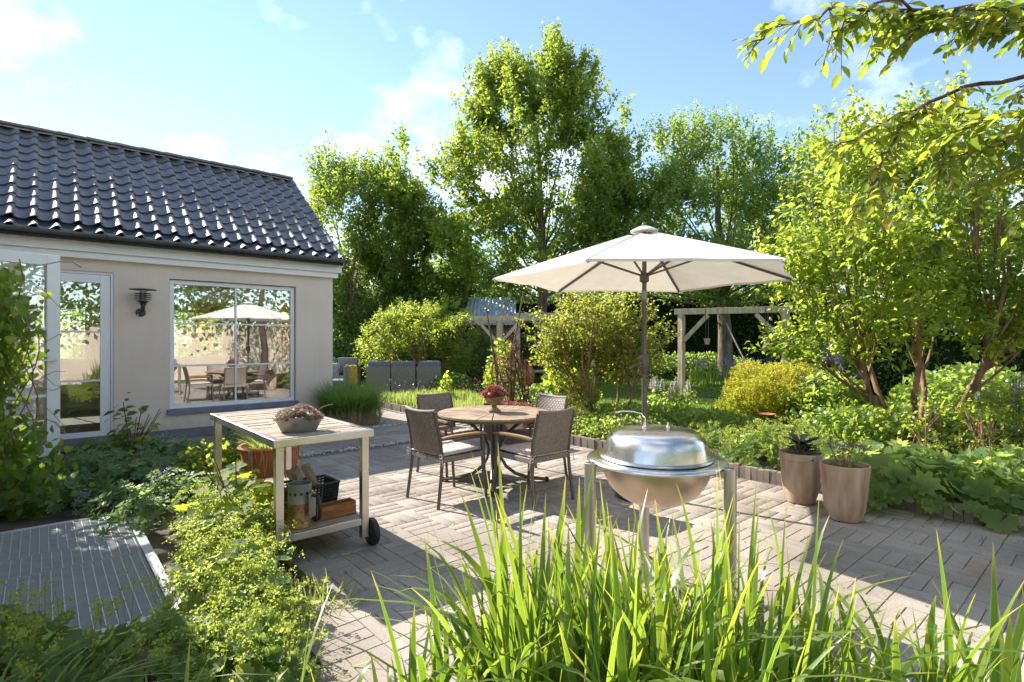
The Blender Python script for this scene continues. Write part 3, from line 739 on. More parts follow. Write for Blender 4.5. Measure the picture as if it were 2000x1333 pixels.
# plant pots on the inner window board, seen at the lower left of the glass
# wall lamp
def wall_lamp(name, label, loc, rz=0):
    t = thing(name, label, 'lamp', loc, rz)
    s = MB(); s.lathe([(.0, .02), (.05, .018), (.165, .006), (.17, 0), (.165, -.004), (.05, .004), (0, .006)], 36, (0, -.24, .27)); s.build('lamp_hat', M['lamp'], t, smooth=True)
    for k in range(4):
        s = MB(); s.lathe([(.05, .004), (.105, .002), (.107, -.002), (.05, -.003)], 30, (0, -.24, .215 - .027 * k)); s.build('louvre', M['lamp'], t, smooth=True)
    s = MB(); s.lathe([(.0, .0), (.085, .0), (.088, -.006), (.06, -.012), (.036, -.045), (.03, -.06), (0, -.06)], 30, (0, -.24, .108)); s.build('lamp_collar', M['lamp'], t, smooth=True)
    s = MB(); s.lathe([(0, 0), (.042, 0), (.042, .16), (0, .16)], 20, (0, -.24, .108)); s.build('lamp_glass', M['blind'], t, smooth=True)
    pts = [(0, -.24, .07)] + [(0, -.24 + .13 * (1 - math.cos(a)), -.0 + .05 - .10 * math.sin(a)) for a in np.linspace(0, math.pi / 2, 8)] + [(0, -.03, -.05)]
    s = MB(); s.tube(pts, .026, 12); s.build('lamp_arm', M['lamp'], t, smooth=True)
    s = MB(); s.lathe([(0, 0), (.062, 0), (.062, .014), (.05, .02), (0, .02)], 24); s.v = [(x, -z, y - .05) for x, y, z in s.v]; s.f = [f[::-1] for f in s.f]; s.build('wall_plate', M['lamp'], t, smooth=True)
    for a in (.8, 3.9):
        s = MB(); s.lathe([(0, 0), (.008, 0), (.008, .006), (0, .007)], 8); s.v = [(x + .048 * math.cos(a), -z - .014, y - .05 + .048 * math.sin(a)) for x, y, z in s.v]; s.build('screw', M['steel'], t)
    return t
wall_lamp('wall_lamp', 'dark louvred wall lamp with flat hat on the beige wall between door and window', (-2.92, 0, 1.97))
l2 = thing('wall_lamp', 'grey conical lamp hat cut off by the left photo edge under the roof', 'lamp', (-4.95, -2.45, 2.78))
s = MB(); s.lathe([(0, .075), (.03, .07), (.14, .02), (.165, .0), (.16, -.012), (.02, -.004)], 36, (.10, .0, .0)); s.build('lamp_hat', M['galv'], l2, smooth=True)
s = MB(); s.tube([(.10, 0, .0), (.10, 0, -.12), (.07, 0, -.2), (0, 0, -.22)], .02, 10); s.build('lamp_arm', M['galv'], l2, smooth=True)

# ---------------------------------------------------------------- what stands behind the tripod (mirrored in the panes)
gw = MB(); gw.box2((-14, -15.3, -.05), (9, -15.0, 2.15)); tag(gw.build('garden_wall', M['cream']), 'long cream garden wall facing the house across the patio', 'wall')

# ---------------------------------------------------------------- entrance grating
gr = thing('metal_grating', 'galvanised walk-on grating in the planting bed beside the house', 'grating', (-3.5, -4.0, .035))
f = MB(); fw = .06
f.box2((0, -2.2, -.04), (fw, 0, .004)); f.box2((-1.4, 0, -.04), (fw, .05, .004)); f.box2((-1.4, -2.26, -.04), (fw, -2.2, .004)); f.build('frame', M['grate'], gr, bevel=.003)
def bars(name, boxes, mat, parent, kind=None):
    mb = MB()
    for a, b in boxes: mb.box2(a, b)
    o = mb.build(name, mat, parent)
    if kind: o['kind'] = kind
    return o
for y0, y1, dx in ((0, -.70, 0), (-.712, -1.10, .012), (-1.112, -2.195, .004)):
    pn = bars('grating_panel', [((-1.4, y0, -.028), (-.004, y0 - .004, .0)), ((-1.4, y1 + .004, -.028), (-.004, y1, .0))], M['grate'], gr)
    for k in range(27):
        x = -.03 - .0515 * k + dx
        bars('cross_bar', [((x - .0026, y1 + .005, -.026), (x + .0026, y0 - .005, .001))], M['grate'], pn)
    n = int((y0 - y1) / .0125)
    bars('bearing_bars', [((-1.4, y0 - .010 - .0125 * k, -.026), (-.006, y0 - .0128 - .0125 * k, -.0015)) for k in range(n - 1)], M['grate'], pn, 'stuff')

# ---------------------------------------------------------------- round garden table
CAMROT = YAW
tp = at(-.19, 5.80)
table = thing('garden_table', 'round brown slatted garden table with curved metal legs in the middle of the patio', 'table', tp, CAMROT)
NS = 24; RT = .60; ZT = .742
for k in range(NS):
    a0, a1 = 2 * math.pi * k / NS, 2 * math.pi * (k + 1) / NS
    g = .0045
    def pt(r, a, side):
        ang = a + (g / r) * side
        return (r * math.cos(ang), r * math.sin(ang))
    ring = [pt(.105, a0, 1), pt(RT, a0, 1)] + [(RT * math.cos(a0 + (a1 - a0) * q), RT * math.sin(a0 + (a1 - a0) * q)) for q in (.33, .67)] + [pt(RT, a1, -1), pt(.105, a1, -1)]
    dz = R.uniform(-.001, .001); n = len(ring)
    mb = MB(); mb.add([(x, y, ZT + dz) for x, y in ring] + [(x, y, ZT - .022 + dz) for x, y in ring], [tuple(range(n)), tuple(range(2 * n - 1, n - 1, -1))] + [(i, i + n, (i + 1) % n + n, (i + 1) % n) for i in range(n)])
    mb.build('slat', M['teak'], table, bevel=.0025)
mb = MB(); mb.lathe([(0, ZT - .02), (.102, ZT - .02), (.102, ZT + .001), (.02, ZT + .003), (0, ZT + .003)], 36); mb.build('centre_plate', M['galv'], table, smooth=True)
mb = MB(); mb.lathe([(.50, ZT - .055), (.53, ZT - .055), (.53, ZT - .023), (.50, ZT - .023), (.50, ZT - .055)], 48)
for k in range(8):
    a = math.pi * k / 4; mb.bar((.05 * math.cos(a), .05 * math.sin(a), ZT - .036), (.5 * math.cos(a), .5 * math.sin(a), ZT - .036), .035, .024)
mb.build('under_frame', M['bronze'], table)
for k in range(4):
    a = math.pi / 2 * k; ca, sa = math.cos(a), math.sin(a)
    prof = [(.43, .69), (.33, .665), (.22, .59), (.13, .50), (.075, .40), (.06, .33), (.075, .25), (.13, .16), (.23, .085), (.36, .045), (.52, .028), (.55, .026)]
    mb = MB(); off = .018
    mb.tube([(r * ca - sa * off, r * sa + ca * off, z) for r, z in prof], .015, 8); mb.tube([(r * ca + sa * off, r * sa - ca * off, z) for r, z in prof], .015, 8)
    leg = mb.build('leg', M['bronze'], table, smooth=True)
    mb = MB(); mb.lathe([(0, -.014), (.022, -.014), (.026, -.008), (.026, .008), (.022, .014), (0, .014)], 16); Mx = Matrix(((0, 0, -sa), (0, 1, ca), (1, 0, 0)))
    mb.v = [tuple(Vector((.56 * ca, .56 * sa, .026)) + Vector((x * ca - z * sa, x * sa + z * ca, y))) for x, y, z in mb.v]; mb.build('foot', M['rubber'], leg, smooth=True)
mb = MB(); mb.tube([(0, 0, .70), (0, 0, .2)], .028, 12); mb.build('centre_post', M['bronze'], table, smooth=True)

# ---------------------------------------------------------------- four woven armchairs with cushions
def make_chair():
    t = thing('garden_armchair', 'x', 'chair', (0, 0, 0), 0, 'woven armchairs round the garden table')
    for s in (-1, 1):
        mb = MB(); mb.tube([(s * .255, -.275, 0), (s * .246, -.235, .30), (s * .243, -.222, .44), (s * .24, -.245, .62), (s * .235, -.30, .855)], .0155, 8); mb.build('leg', M['bronze'], t, smooth=True)
        mb = MB(); mb.tube([(s * .255, .285, 0), (s * .252, .26, .30), (s * .25, .25, .60), (s * .25, .235, .617), (s * .246, -.235, .612)], .0145, 8); mb.build('leg', M['bronze'], t, smooth=True)
        mb = MB(); mb.grid(lambda u, v: (s * .25 + (u - .5) * (.042 + .012 * math.sin(math.pi * v)), -.24 + .52 * v, .640 - .012 * (2 * v - 1) ** 4), 4, 10)
        n = len(mb.v); mb.v += [(x, y, z - .018) for x, y, z in mb.v]; F = list(mb.f); mb.f += [tuple(i + n for i in f[::-1]) for f in F]
        e = [i for i in range(5)] + [5 * j + 4 for j in range(1, 11)] + [50 + i for i in (3, 2, 1, 0)] + [5 * j for j in range(9, 0, -1)]
        mb.f += [(a + n, b + n, b, a) for a, b in zip(e, e[1:] + e[:1])]
        mb.build('armrest', M['armw'], t, smooth=True)
    # woven panels: strands pass over and under, so the surface is really relieved
    def weave(fn, nu, nv, name, d=.0042):
        mb = MB(); sub = 2
        def f(u, v):
            p, nrm = fn(u, v); iu, iv = u * nu, v * nv
            wgt = math.sin(math.pi * iu) * math.cos(math.pi * iv * 1.0)
            return Vector(p) + Vector(nrm) * (d * wgt + .0 * iv)
        mb.grid(f, nu * sub, nv * sub); o = mb.build(name, M['wicker'], t, smooth=True)
        so = o.modifiers.new('thick', 'SOLIDIFY'); so.thickness = .011; so.offset = 0
        return o
    def backf(u, v):
        x = (u - .5) * .455; z = .475 + .385 * v
        y = -.228 - .075 * v ** 1.4 - .035 * (1 - (2 * u - 1) ** 2) * (.4 + .6 * v)
        z += .014 * v * ((2 * u - 1) ** 2)
        return (x, y, z), (0, 1, .2)
    weave(backf, 19, 15, 'backrest', .0085)
    mb = MB(); mb.tube([backf(u, 1.0)[0] for u in np.linspace(-.02, 1.02, 12)], .014, 8); mb.build('top_rail', M['wicker'], t, smooth=True)
    weave(lambda u, v: ((( u - .5) * .47, -.225 + .47 * v, .432 - .012 * math.sin(math.pi * u)), (0, 0, 1)), 20, 20, 'seat', .004)
    mb = MB()
    for s in (-1, 1): mb.box((s * .243, .01, .425), (.028, .47, .05))
    mb.box((0, .25, .425), (.47, .028, .05)); mb.box((0, -.222, .425), (.47, .028, .05)); mb.build('seat_frame', M['wicker'], t, bevel=.006)
    mb = MB(); mb.box((.0, -.2385, .425), (.035, .004, .022)); mb.build('label_plate', M['galv'], t)
    return t
def make_cushion():
    t = thing('seat_cushion', 'x', 'cushion', (0, 0, 0), 0, 'tufted cushions on the woven armchairs')
    mb = MB(); N_ = 28
    def h(u, v):
        a, b = abs(2 * u - 1), abs(2 * v - 1)
        e = max(0, 1 - max(a, b) ** 6) ** .5
        tuft = 0
        for i in range(4):
            for j in range(4):
                d2 = (u - (i + .5) / 4) ** 2 + (v - (j + .5) / 4) ** 2
                tuft += math.exp(-d2 / .0022)
        ridge = .35 * (abs(math.cos(4 * math.pi * u)) ** 6 + abs(math.cos(4 * math.pi * v)) ** 6) * 0
        return e * (.030 + .012 * abs(math.sin(4 * math.pi * u) * math.sin(4 * math.pi * v)) ** .6) - .020 * tuft * e
    def top(u, v):
        k = 1 - .03 * (math.sin(3 * u * math.pi) ** 2 + math.sin(3 * v * math.pi) ** 2)
        return ((u - .5) * .475 * k, (v - .5) * .475 * k, .030 + h(u, v))
    mb.grid(top, N_, N_); mb.grid(lambda u, v: (lambda p: (p[0], p[1], .030 - .75 * (p[2] - .030)))(top(1 - u, v)), N_, N_)
    c = mb.build('pad', M['cushion'], t, smooth=True)
    for s in (-1, 1):
        mb = MB()
        for k in range(2):
            q = R.uniform(-1, 1)
            mb.tube([(s * .225, -.225, .03), (s * .252, -.25, .02 + .01 * k), (s * .27, -.258, -.0), (s * (.275 + .02 * k), -.262 + .01 * q, -.055 - .02 * k)], .003, 5)
        for k in range(2):
            mb.tube([(s * .252, -.25, .018)] + [(s * (.258 + .022 * math.sin(a)), -.262, .018 + (.016 if k else -.016) * (1 - math.cos(a))) for a in np.linspace(0, 2 * math.pi, 8)], .0028, 5)
        mb.build('tie', M['cushion'], t, smooth=True)
    return t
A_ROT = -math.pi / 2      # chair faces local +y; rotate -90 deg to face +x (along the house)
chairs = [
    (at(-.63, 5.21), rad(-90 + 2), 'woven armchair nearest the steel trolley, its back to the garden window', 'cushion on the armchair nearest the steel trolley, in half shade'),
    (at(.205, 5.17), rad(0 + 1), 'woven armchair seen from behind, next to the kettle grill', 'cushion on the armchair next to the kettle grill, seen under its backrest'),
    (at(-.71, 6.20), rad(180 + 3), 'woven armchair behind the table towards the sofas, its back to the lavender strip', 'cushion on the armchair towards the lavender strip, mostly shaded'),
    (at(.23, 6.04), rad(90 - 2), 'woven armchair behind the table, back towards the brick edging', 'cushion on the armchair whose back is towards the brick edging'),
]
ch0 = make_chair(); cu0 = make_cushion()
for i, (p, rz, l1, l2_) in enumerate(chairs):
    c = ch0 if i == 0 else copy_tree(ch0); q = cu0 if i == 0 else copy_tree(cu0)
    c.location = p; c.rotation_euler = (0, 0, rz); c['label'] = l1
    q.location = p + Vector((0, 0, .437)); q.rotation_euler = (rad(1), 0, rz + rad((2, -2, 3, -3)[i])); q['label'] = l2_

# ---- stone urn with houseleeks on the table
def rosettes(n, fn, size, name, mat, parent, pet=9, up=.5, flat=.5):
    P = []; D = []; Nn = []; S = []; Rn = []
    for _ in range(n):
        c, nrm = fn(); c = np.array(c); nrm = norm(np.array(nrm, float)); s = size * R.uniform(.7, 1.25); rr = R.random()
        a = np.cross(nrm, [.3, .1, 1]); a = norm(a); b = np.cross(nrm, a)
        for ring, (k, tilt, sc) in enumerate(((pet, flat, 1), (pet - 3, flat + .7, .75), (4, flat + 2, .5))):
            for j in range(k):
                an = 2 * math.pi * (j + .5 * ring) / k + rr * 6
                d = norm(a * math.cos(an) + b * math.sin(an) + nrm * tilt)
                P.append(c); D.append(d); Nn.append(nrm - d * .2); S.append(s * sc); Rn.append(min(1, max(0, rr + R.uniform(-.12, .12))))
    T = (np.array([(0, 0, 0), (.22, .55, .05), (0, 1, .12), (-.22, .55, .05), (0, .5, -.12)], float), np.array([(0, 1, 4), (1, 2, 4), (2, 3, 4), (3, 0, 4)]))
    return leaf_cloud(name, T, np.array(P), np.array(D), np.array(Nn), np.array(S), mat, parent, np.array(Rn))
urn = thing('stone_urn', 'small mossy stone urn of pinkish red succulents in the middle of the round table', 'planter', tp + Vector((.0, 0, ZT + .003)), CAMROT + .2)
mb = MB(); mb.box((0, 0, .011), (.125, .125, .022)); mb.lathe([(.055, .022), (.05, .034), (.028, .05), (.026, .062), (.04, .078), (.075, .095), (.098, .125), (.102, .15), (.118, .158), (.12, .168), (.105, .17), (.095, .15), (0, .15)], 28)
mb.build('bowl', M['stone'], urn, smooth=True)
def dome(rx, ry, h, z0):
    def f():
        a = R.uniform(0, 2 * math.pi); r = math.sqrt(R.random()); x, y = rx * r * math.cos(a), ry * r * math.sin(a)
        return (x, y, z0 + h * (1 - r * r) + R.uniform(-.008, .008)), (x / rx * .9, y / ry * .9, .75)
    return f
rosettes(150, dome(.135, .135, .085, .165), .042, 'plant', LM['heather'], urn, 7, up=.5, flat=1.0)

# ---------------------------------------------------------------- parasol
pp = at(1.28, 5.25)
par = thing('parasol', 'open off-white parasol on a bronze crank pole behind the kettle grill', 'parasol', pp, CAMROT)
ZR, ZA, RR = 2.105, 2.565, 1.455
def canopy():
    mb = MB(); nu, nv = 22, 14
    for k in range(6):
        a0, a1 = math.pi / 3 * k, math.pi / 3 * (k + 1)
        p0, p1 = Vector((math.cos(a0), math.sin(a0), 0)) * RR, Vector((math.cos(a1), math.sin(a1), 0)) * RR
        def f(u, v):
            t = .10 + .90 * v; e = p0.lerp(p1, u); sag = math.sin(math.pi * u)
            hem = 1 - .035 * sag * v
            q = e * t * hem; z = ZA + (ZR - ZA) * (t ** 1.04)
            z += -.030 * sag * math.sin(math.pi * min(1, t * 1.0)) ** .8 + .010 * sag * v
            z += (.0035 * math.sin(13 * u + 3 * k + 2 * v) + .006 * noise.noise((u * 7 + k * 3, v * 2.2, 1.7))) * sag * min(1, 2 * v)
            return (q.x, q.y, z)
        mb.grid(f, nu, nv)
        n = len(mb.v)
        rim = [mb.v[n - (nu + 1) + i] for i in range(nu + 1)]
        mb.add(rim + [(x * .999, y * .999, z - .022) for x, y, z in rim], [(i, i + 1, nu + 1 + i + 1, nu + 1 + i) for i in range(nu)])
    return mb
cn = canopy().build('canopy', M['canopy'], par, smooth=True)
for k in range(6):
    a = math.pi / 3 * k; d = Vector((math.cos(a), math.sin(a), 0)); mb = MB()
    mb.tube([d * RR * t + Vector((0, 0, ZA + (ZR - ZA) * t ** 1.04 + .001)) for t in np.linspace(.1, 1.0, 14)], .0035, 5); mb.build('seam', M['canopy'], cn)
mb = MB(); mb.lathe([(.03, .052), (.06, .05), (.125, .018), (.135, .008), (.135, .0)], 12, (0, 0, ZA - .012)); mb.build('vent_cap', M['canopy'], cn)
mb = MB(); mb.lathe([(0, .05), (.02, .04), (.026, .02), (.02, .0)], 12, (0, 0, ZA + .035)); mb.build('finial', M['bronze'], cn, smooth=True)
for k in range(6):
    a = math.pi / 3 * k; d = Vector((math.cos(a), math.sin(a), 0)); pr = Vector((-d.y, d.x, 0))
    mb = MB(); tip = d * (RR - .01) + Vector((0, 0, ZR - .016)); top = d * .05 + Vector((0, 0, ZA - .03))
    mb.bar(top, tip, .018, .022); rb = mb.build('rib', M['bronze'], par)
    mb = MB(); mb.bar(Vector((0, 0, ZR + .03)) + d * .035, top.lerp(tip, .42) - Vector((0, 0, .012)), .012, .018); mb.build('strut', M['bronze'], rb)
    mb = MB(); mb.box(tip + Vector((0, 0, .006)), (.045, .03, .02), Matrix.Rotation(a, 3, 'Z')); mb.build('rib_pocket', M['canopy'], rb, bevel=.006)
mb = MB(); mb.lathe([(.024, ZR - .04), (.045, ZR - .03), (.045, ZR + .03), (.03, ZR + .055), (.024, ZR + .055)], 16); mb.build('runner', M['bronze'], par, smooth=True)
mb = MB(); mb.tube([(0, 0, 1.2), (0, 0, ZA + .04)], .0215, 14); mb.tube([(0, 0, .1), (0, 0, 1.22)], .026, 14); pole = mb.build('pole', M['bronze'], par, smooth=True)
mb = MB(); mb.lathe([(.0265, 1.90), (.0275, 1.90), (.0275, 1.985), (.0265, 1.985)], 16); mb.build('sticker', M['galv'], pole, smooth=True)
mb = MB(); mb.lathe([(.026, 1.18), (.034, 1.2), (.046, 1.225), (.048, 1.33), (.04, 1.36), (.026, 1.37)], 18); mb.lathe([(0, -.03), (.022, -.03), (.022, .02), (0, .02)], 12, (-.045, -.02, 1.28)); cr_ = mb.build('crank_housing', M['bronze'], par, smooth=True)
mb = MB(); mb.tube([(-.04, -.035, 1.28), (-.075, -.045, 1.275), (-.11, -.05, 1.262), (-.155, -.055, 1.245)], .008, 8); mb.tube([(-.155, -.055, 1.245), (-.155, -.10, 1.24)], .011, 8); mb.build('crank_handle', M['bronze'], cr_, smooth=True)
mb = MB(); mb.lathe([(0, 0), (.27, 0), (.28, .015), (.27, .05), (.10, .075), (.04, .08), (.036, .32), (.03, .325), (0, .325)], 36); mb.build('base', M['bronze'], par, smooth=True)

# ---------------------------------------------------------------- kettle grill on three posts
gp = at(.81, 3.06)
grill = thing('kettle_grill', 'stainless steel kettle grill with domed lid on three tubular posts behind the tall grass', 'grill', gp, CAMROT)
ZP = .845
mb = MB(); mb.lathe([(.285, ZP - .006), (.30, ZP), (.372, ZP + .002), (.381, ZP - .004), (.384, ZP - .012), (.376, ZP - .020), (.368, ZP - .012), (.30, ZP - .010), (.285, ZP - .006)], 72); mb.build('ring_shelf', M['steel2'], grill, smooth=True)
mb = MB(); prof = [(.298, ZP - .012)] + [(.298 * math.cos(a), ZP - .03 - .245 * math.sin(a)) for a in np.linspace(.05, math.pi / 2 - .02, 14)] + [(0, ZP - .275)]
mb.lathe(prof, 64); mb.build('fire_bowl', M['bowl'], grill, smooth=True)
mb = MB(); prof = [(0, ZP + .165), (.12, ZP + .163), (.20, ZP + .156), (.243, ZP + .140), (.268, ZP + .112), (.280, ZP + .075), (.290, ZP + .03), (.293, ZP + .018), (.308, ZP + .016), (.313, ZP + .010), (.309, ZP + .004), (.295, ZP + .003)]
mb.lathe(prof, 72); lid = mb.build('lid', M['steel2'], grill, smooth=True)
for x in (-.06, .075):
    mb = MB(); mb.lathe([(0, .0), (.011, 0), (.011, .01), (.006, .012), (.006, .03), (0, .032)], 10, (x, .02, ZP + .162)); mb.build('bolt', M['steel'], lid, smooth=True)
mb = MB(); pts = [(-.055, .02, ZP + .165), (-.058, .02, ZP + .222), (-.075, .02, ZP + .243), (-.12, .02, ZP + .255), (-.18, .02, ZP + .258), (-.225, .02, ZP + .25)]
for p, q in zip(pts, pts[1:]): mb.bar(p, q, .03, .007, (0, 0, 1) if abs(p[0] - q[0]) > .01 else (1, 0, 0))
mb.build('lid_handle', M['steel2'], lid, bevel=.002)
for a in (200, 318, 85):
    ca, sa = math.cos(rad(a)), math.sin(rad(a)); x, y = .415 * ca, .415 * sa
    mb = MB(); mb.lathe([(0, .0), (.031, .0), (.031, ZP + .0), (.027, ZP + .002), (.026, ZP - .04), (0, ZP - .04)], 24, (x, y, 0)); leg = mb.build('leg', M['alu'], grill, smooth=True)
    mb = MB(); mb.bar((.30 * ca, .30 * sa, ZP - .035), (.40 * ca, .40 * sa, ZP - .035), .022, .035); mb.build('bracket', M['alu'], leg, bevel=.003)
    mb = MB(); mb.tube([(x, y, .16), (0, 0, .16)], .012, 8); mb.build('cross_tube', M['alu'], leg, smooth=True)

# ---------------------------------------------------------------- steel trolley with plank top
TX0, TX1, TY0, TY1, TZ = -2.91, -2.21, -6.02, -4.29, .86
tro = thing('trolley_table', 'stainless steel garden trolley with weathered plank top and lower shelf on wheels', 'trolley', ((TX0 + TX1) / 2, (TY0 + TY1) / 2, 0))
hx, hy = (TX1 - TX0) / 2, (TY1 - TY0) / 2
mb = MB(); rw, rh = .045, .052
mb.box2((-hx, -hy, TZ - rh), (hx, -hy + rw, TZ)); mb.box2((-hx, hy - rw, TZ - rh), (hx, hy, TZ)); mb.box2((-hx, -hy + rw, TZ - rh), (-hx + rw, hy - rw, TZ)); mb.box2((hx - rw, -hy + rw, TZ - rh), (hx, hy - rw, TZ))
mb.build('top_frame', M['steel'], tro, bevel=.004)
for sx in (-1, 1):
    for sy in (-1, 1):
        z0 = .075 if sy < 0 else .0; x, y = sx * (hx - .05), sy * (hy - .06)
        mb = MB(); mb.box2((x - .026, y - .026, z0), (x + .026, y + .026, TZ - rh)); mb.build('leg', M['steel'], tro, bevel=.003)
y = -hy + rw + .004; i = 0
while y < hy - rw - .02:
    wd = R.uniform(.050, .062); wd = min(wd, hy - rw - y - .003)
    n = R.choice((2, 3, 3)); L_ = 2 * (hx - rw) - .006; cut = sorted(R.uniform(.25, .75) for _ in range(n - 1)) if i < 16 else []
    ed = [-hx + rw + .003] + [-hx + rw + .003 + L_ * c for c in cut] + [hx - rw - .003]
    for a, b in zip(ed, ed[1:]):
        mb = MB(); mb.box2((a + .003, y, TZ - .024), (b - .003, y + wd - .007, TZ - .002 + R.uniform(-.004, .002))); mb.build('plank', M['bleach'], tro, bevel=.003)
    y += wd; i += 1
mb = MB(); mb.box2((-hx + rw, -hy + rw, TZ - .05), (hx - rw, hy - rw, TZ - .034)); mb.build('under_tray', M['alu'], tro)
SZ = .215
mb = MB(); q = .03
mb.box2((-hx + .08, -hy + .035, SZ - .045), (hx - .08, -hy + .035 + q, SZ + .004)); mb.box2((-hx + .08, hy - .035 - q, SZ - .045), (hx - .08, hy - .035, SZ + .004))
mb.box2((-hx + .03, -hy + .09, SZ - .045), (-hx + .03 + q, hy - .09, SZ + .004)); mb.box2((hx - .03 - q, -hy + .09, SZ - .045), (hx - .03, hy - .09, SZ + .004))
mb.build('shelf_frame', M['steel'], tro, bevel=.003)
for k in range(11):
    y = -hy + .075 + k * (2 * hy - .15) / 11
    mb = MB(); mb.box2((-hx + .062, y + .004, SZ - .02), (hx - .062, y + (2 * hy - .15) / 11 - .004, SZ)); mb.build('shelf_slat', M['bleach'], tro, bevel=.002)
for sx in (-1, 1):
    mb = MB(); mb.lathe([(0, -.024), (.05, -.026), (.082, -.026), (.096, -.018), (.1, 0), (.096, .018), (.082, .026), (.05, .026), (0, .024)], 36)
    mb.v = [(z + sx * (hx + .012), x - hy + .06, y + .1) for x, y, z in mb.v]; wh = mb.build('wheel', M['rubber'], tro, smooth=True)
    mb = MB(); mb.lathe([(0, -.029), (.03, -.03), (.034, -.024), (.034, .024), (.03, .03), (0, .029)], 20); mb.v = [(z + sx * (hx + .012), x - hy + .06, y + .1) for x, y, z in mb.v]; mb.build('hub', M['black'], wh, smooth=True)
TO = Vector(tro.location)
# zinc tub of houseleeks on the trolley
tub = thing('zinc_tub', 'oval zinc tub of red and green houseleeks standing on the trolley top', 'planter', at(-1.52, 3.87, TZ + .001), CAMROT + rad(8))
mb = MB(); mb.lathe([(0, 0), (.118, 0), (.122, .004), (.168, .098), (.172, .103), (.168, .106), (.163, .1), (.15, .085), (0, .085)], 40, (0, 0, 0), 1, .68); tb = mb.build('tub', M['galv'], tub, smooth=True)
mb = MB(); mb.lathe([(0, 0), (.014, 0), (.016, .004), (.012, .008), (0, .009)], 14); mb.v = [(x, -z - .098, y + .06) for x, y, z in mb.v]; mb.build('rivet', M['rust'], tb, smooth=True)
rosettes(130, dome(.165, .115, .075, .085), .030, 'plant', LM['rosette'], tub, 8, flat=.9)
mb = MB(); mb.tube([(.10, .02, .12), (.15, .04, .16), (.20, .05, .175), (.225, .05, .178)], .005, 6); mb.build('flower_stalk', M['vinew'], tub, smooth=True)
# chimney starter
cs_ = thing('charcoal_starter', 'metal charcoal chimney starter with copper-brown lower half on the trolley shelf', 'chimney starter', at(-1.475, 3.77, SZ + .003), CAMROT)
mb = MB(); mb.lathe([(.078, .0), (.080, .004), (.078, .008), (.078, .165)], 36); mb.build('lower_body', surf('copper_brown_steel', (.36, .17, .085), .45, .7, .2, 6, .05, 60, (.50, .30, .16)), cs_, smooth=True)  # lower half coloured copper-brown, upper half grey
mb = MB(); mb.lathe([(.078, .166), (.078, .29), (.081, .294), (.078, .298), (.074, .294), (.074, .05), (0, .05)], 36); mb.build('upper_body', M['galv'], cs_, smooth=True)
for k in range(12):
    for zz, rr in ((.235, .0105), (.115, .005), (.135, .005)):
        a = 2 * math.pi * k / 12 + (.26 if zz == .135 else 0)
        mb = MB(); mb.lathe([(0, .0005), (rr, .0005), (rr, -.003), (0, -.003)], 10)
        mb.v = [((.0785 + z) * math.cos(a) - x * math.sin(a), (.0785 + z) * math.sin(a) + x * math.cos(a), zz + y) for x, y, z in mb.v]; mb.build('air_hole', M['black'], cs_)
mb = MB(); mb.box((.105, -.045, .16), (.006, .07, .17), Matrix.Rotation(-.3, 3, 'Z')); mb.bar((.07, -.03, .22), (.105, -.045, .22), .01, .02); mb.bar((.07, -.03, .10), (.105, -.045, .10), .01, .02); mb.build('heat_shield', M['galv'], cs_, bevel=.003)
mb = MB(); mb.tube([(.10, -.04, .225), (.155, -.07, .22), (.165, -.075, .20), (.168, -.075, .12), (.16, -.07, .07), (.135, -.06, .06)], [.012, .012, .014, .015, .013, .008], 10); mb.build('handle', M['black'], cs_, smooth=True)
# wicker basket with wood and glove
bk = thing('wicker_basket', 'black plastic wicker basket on the trolley shelf behind the chimney starter', 'basket', Vector((-2.50, -5.50, SZ + .003)), rad(1))
mb = MB(); bw, bl, bh = .17, .12, .20
def side(p, q):
    mb.grid(lambda u, v: (lambda e: (e.x * (1 + .12 * v), e.y * (1 + .12 * v), v * bh))(Vector(p).lerp(Vector(q), u)), 14, 9)
cq = [(-bw, -bl, 0), (bw, -bl, 0), (bw, bl, 0), (-bw, bl, 0)]
for p, q in zip(cq, cq[1:] + cq[:1]): side(p, q)
bs = mb.build('weave', M['black'], bk); wi = bs.modifiers.new('wire', 'WIREFRAME'); wi.thickness = .011
mb = MB(); e = [(x * 1.125, y * 1.125, bh) for x, y, z in cq]
for p, q in zip(e, e[1:] + e[:1]): mb.tube([p, q], .010, 8)
mb.box((0, 0, .004), (2 * bw, 2 * bl, .008)); mb.build('rim', M['black'], bk, smooth=True)
def logpiece(name, label, loc, rot, L_, r, grp=None):
    t = MB(); n = 9; V = []; ang = sorted(R.uniform(0, 2 * math.pi) for _ in range(n)); rr = [r * R.uniform(.7, 1.1) for _ in range(n)]
    for z in (0, L_ * .5, L_):
        for a, q in zip(ang, rr): V.append((q * math.cos(a), q * .7 * math.sin(a), z))
    F = [tuple(range(n))[::-1], tuple(range(2 * n, 3 * n))] + [(k * n + j, k * n + (j + 1) % n, (k + 1) * n + (j + 1) % n, (k + 1) * n + j) for k in (0, 1) for j in range(n)]
    t.add(V, F); o = t.build(name, M['log'], None, bevel=.003, loc=loc, rot=rot); return tag(o, label, 'firewood', grp)
bo = Vector(bk.location)
logpiece('firewood', 'long pale split log leaning out of the wicker basket towards the trolley leg', bo + Vector((-0.05, -0.02, 0.14)), (rad(15), rad(-42), .6), .30, .045, 'firewood in the wicker basket')
logpiece('firewood', 'short split log at the far end of the wicker basket', bo + Vector((0.05, -0.04, 0.16)), (rad(-10), rad(-25), -.4), .20, .04, 'firewood in the wicker basket')
logpiece('firewood', 'thin dark log lying low in the wicker basket', bo + Vector((-0.03, 0.06, 0.18)), (rad(-70), rad(10), .3), .20, .035, 'firewood in the wicker basket')
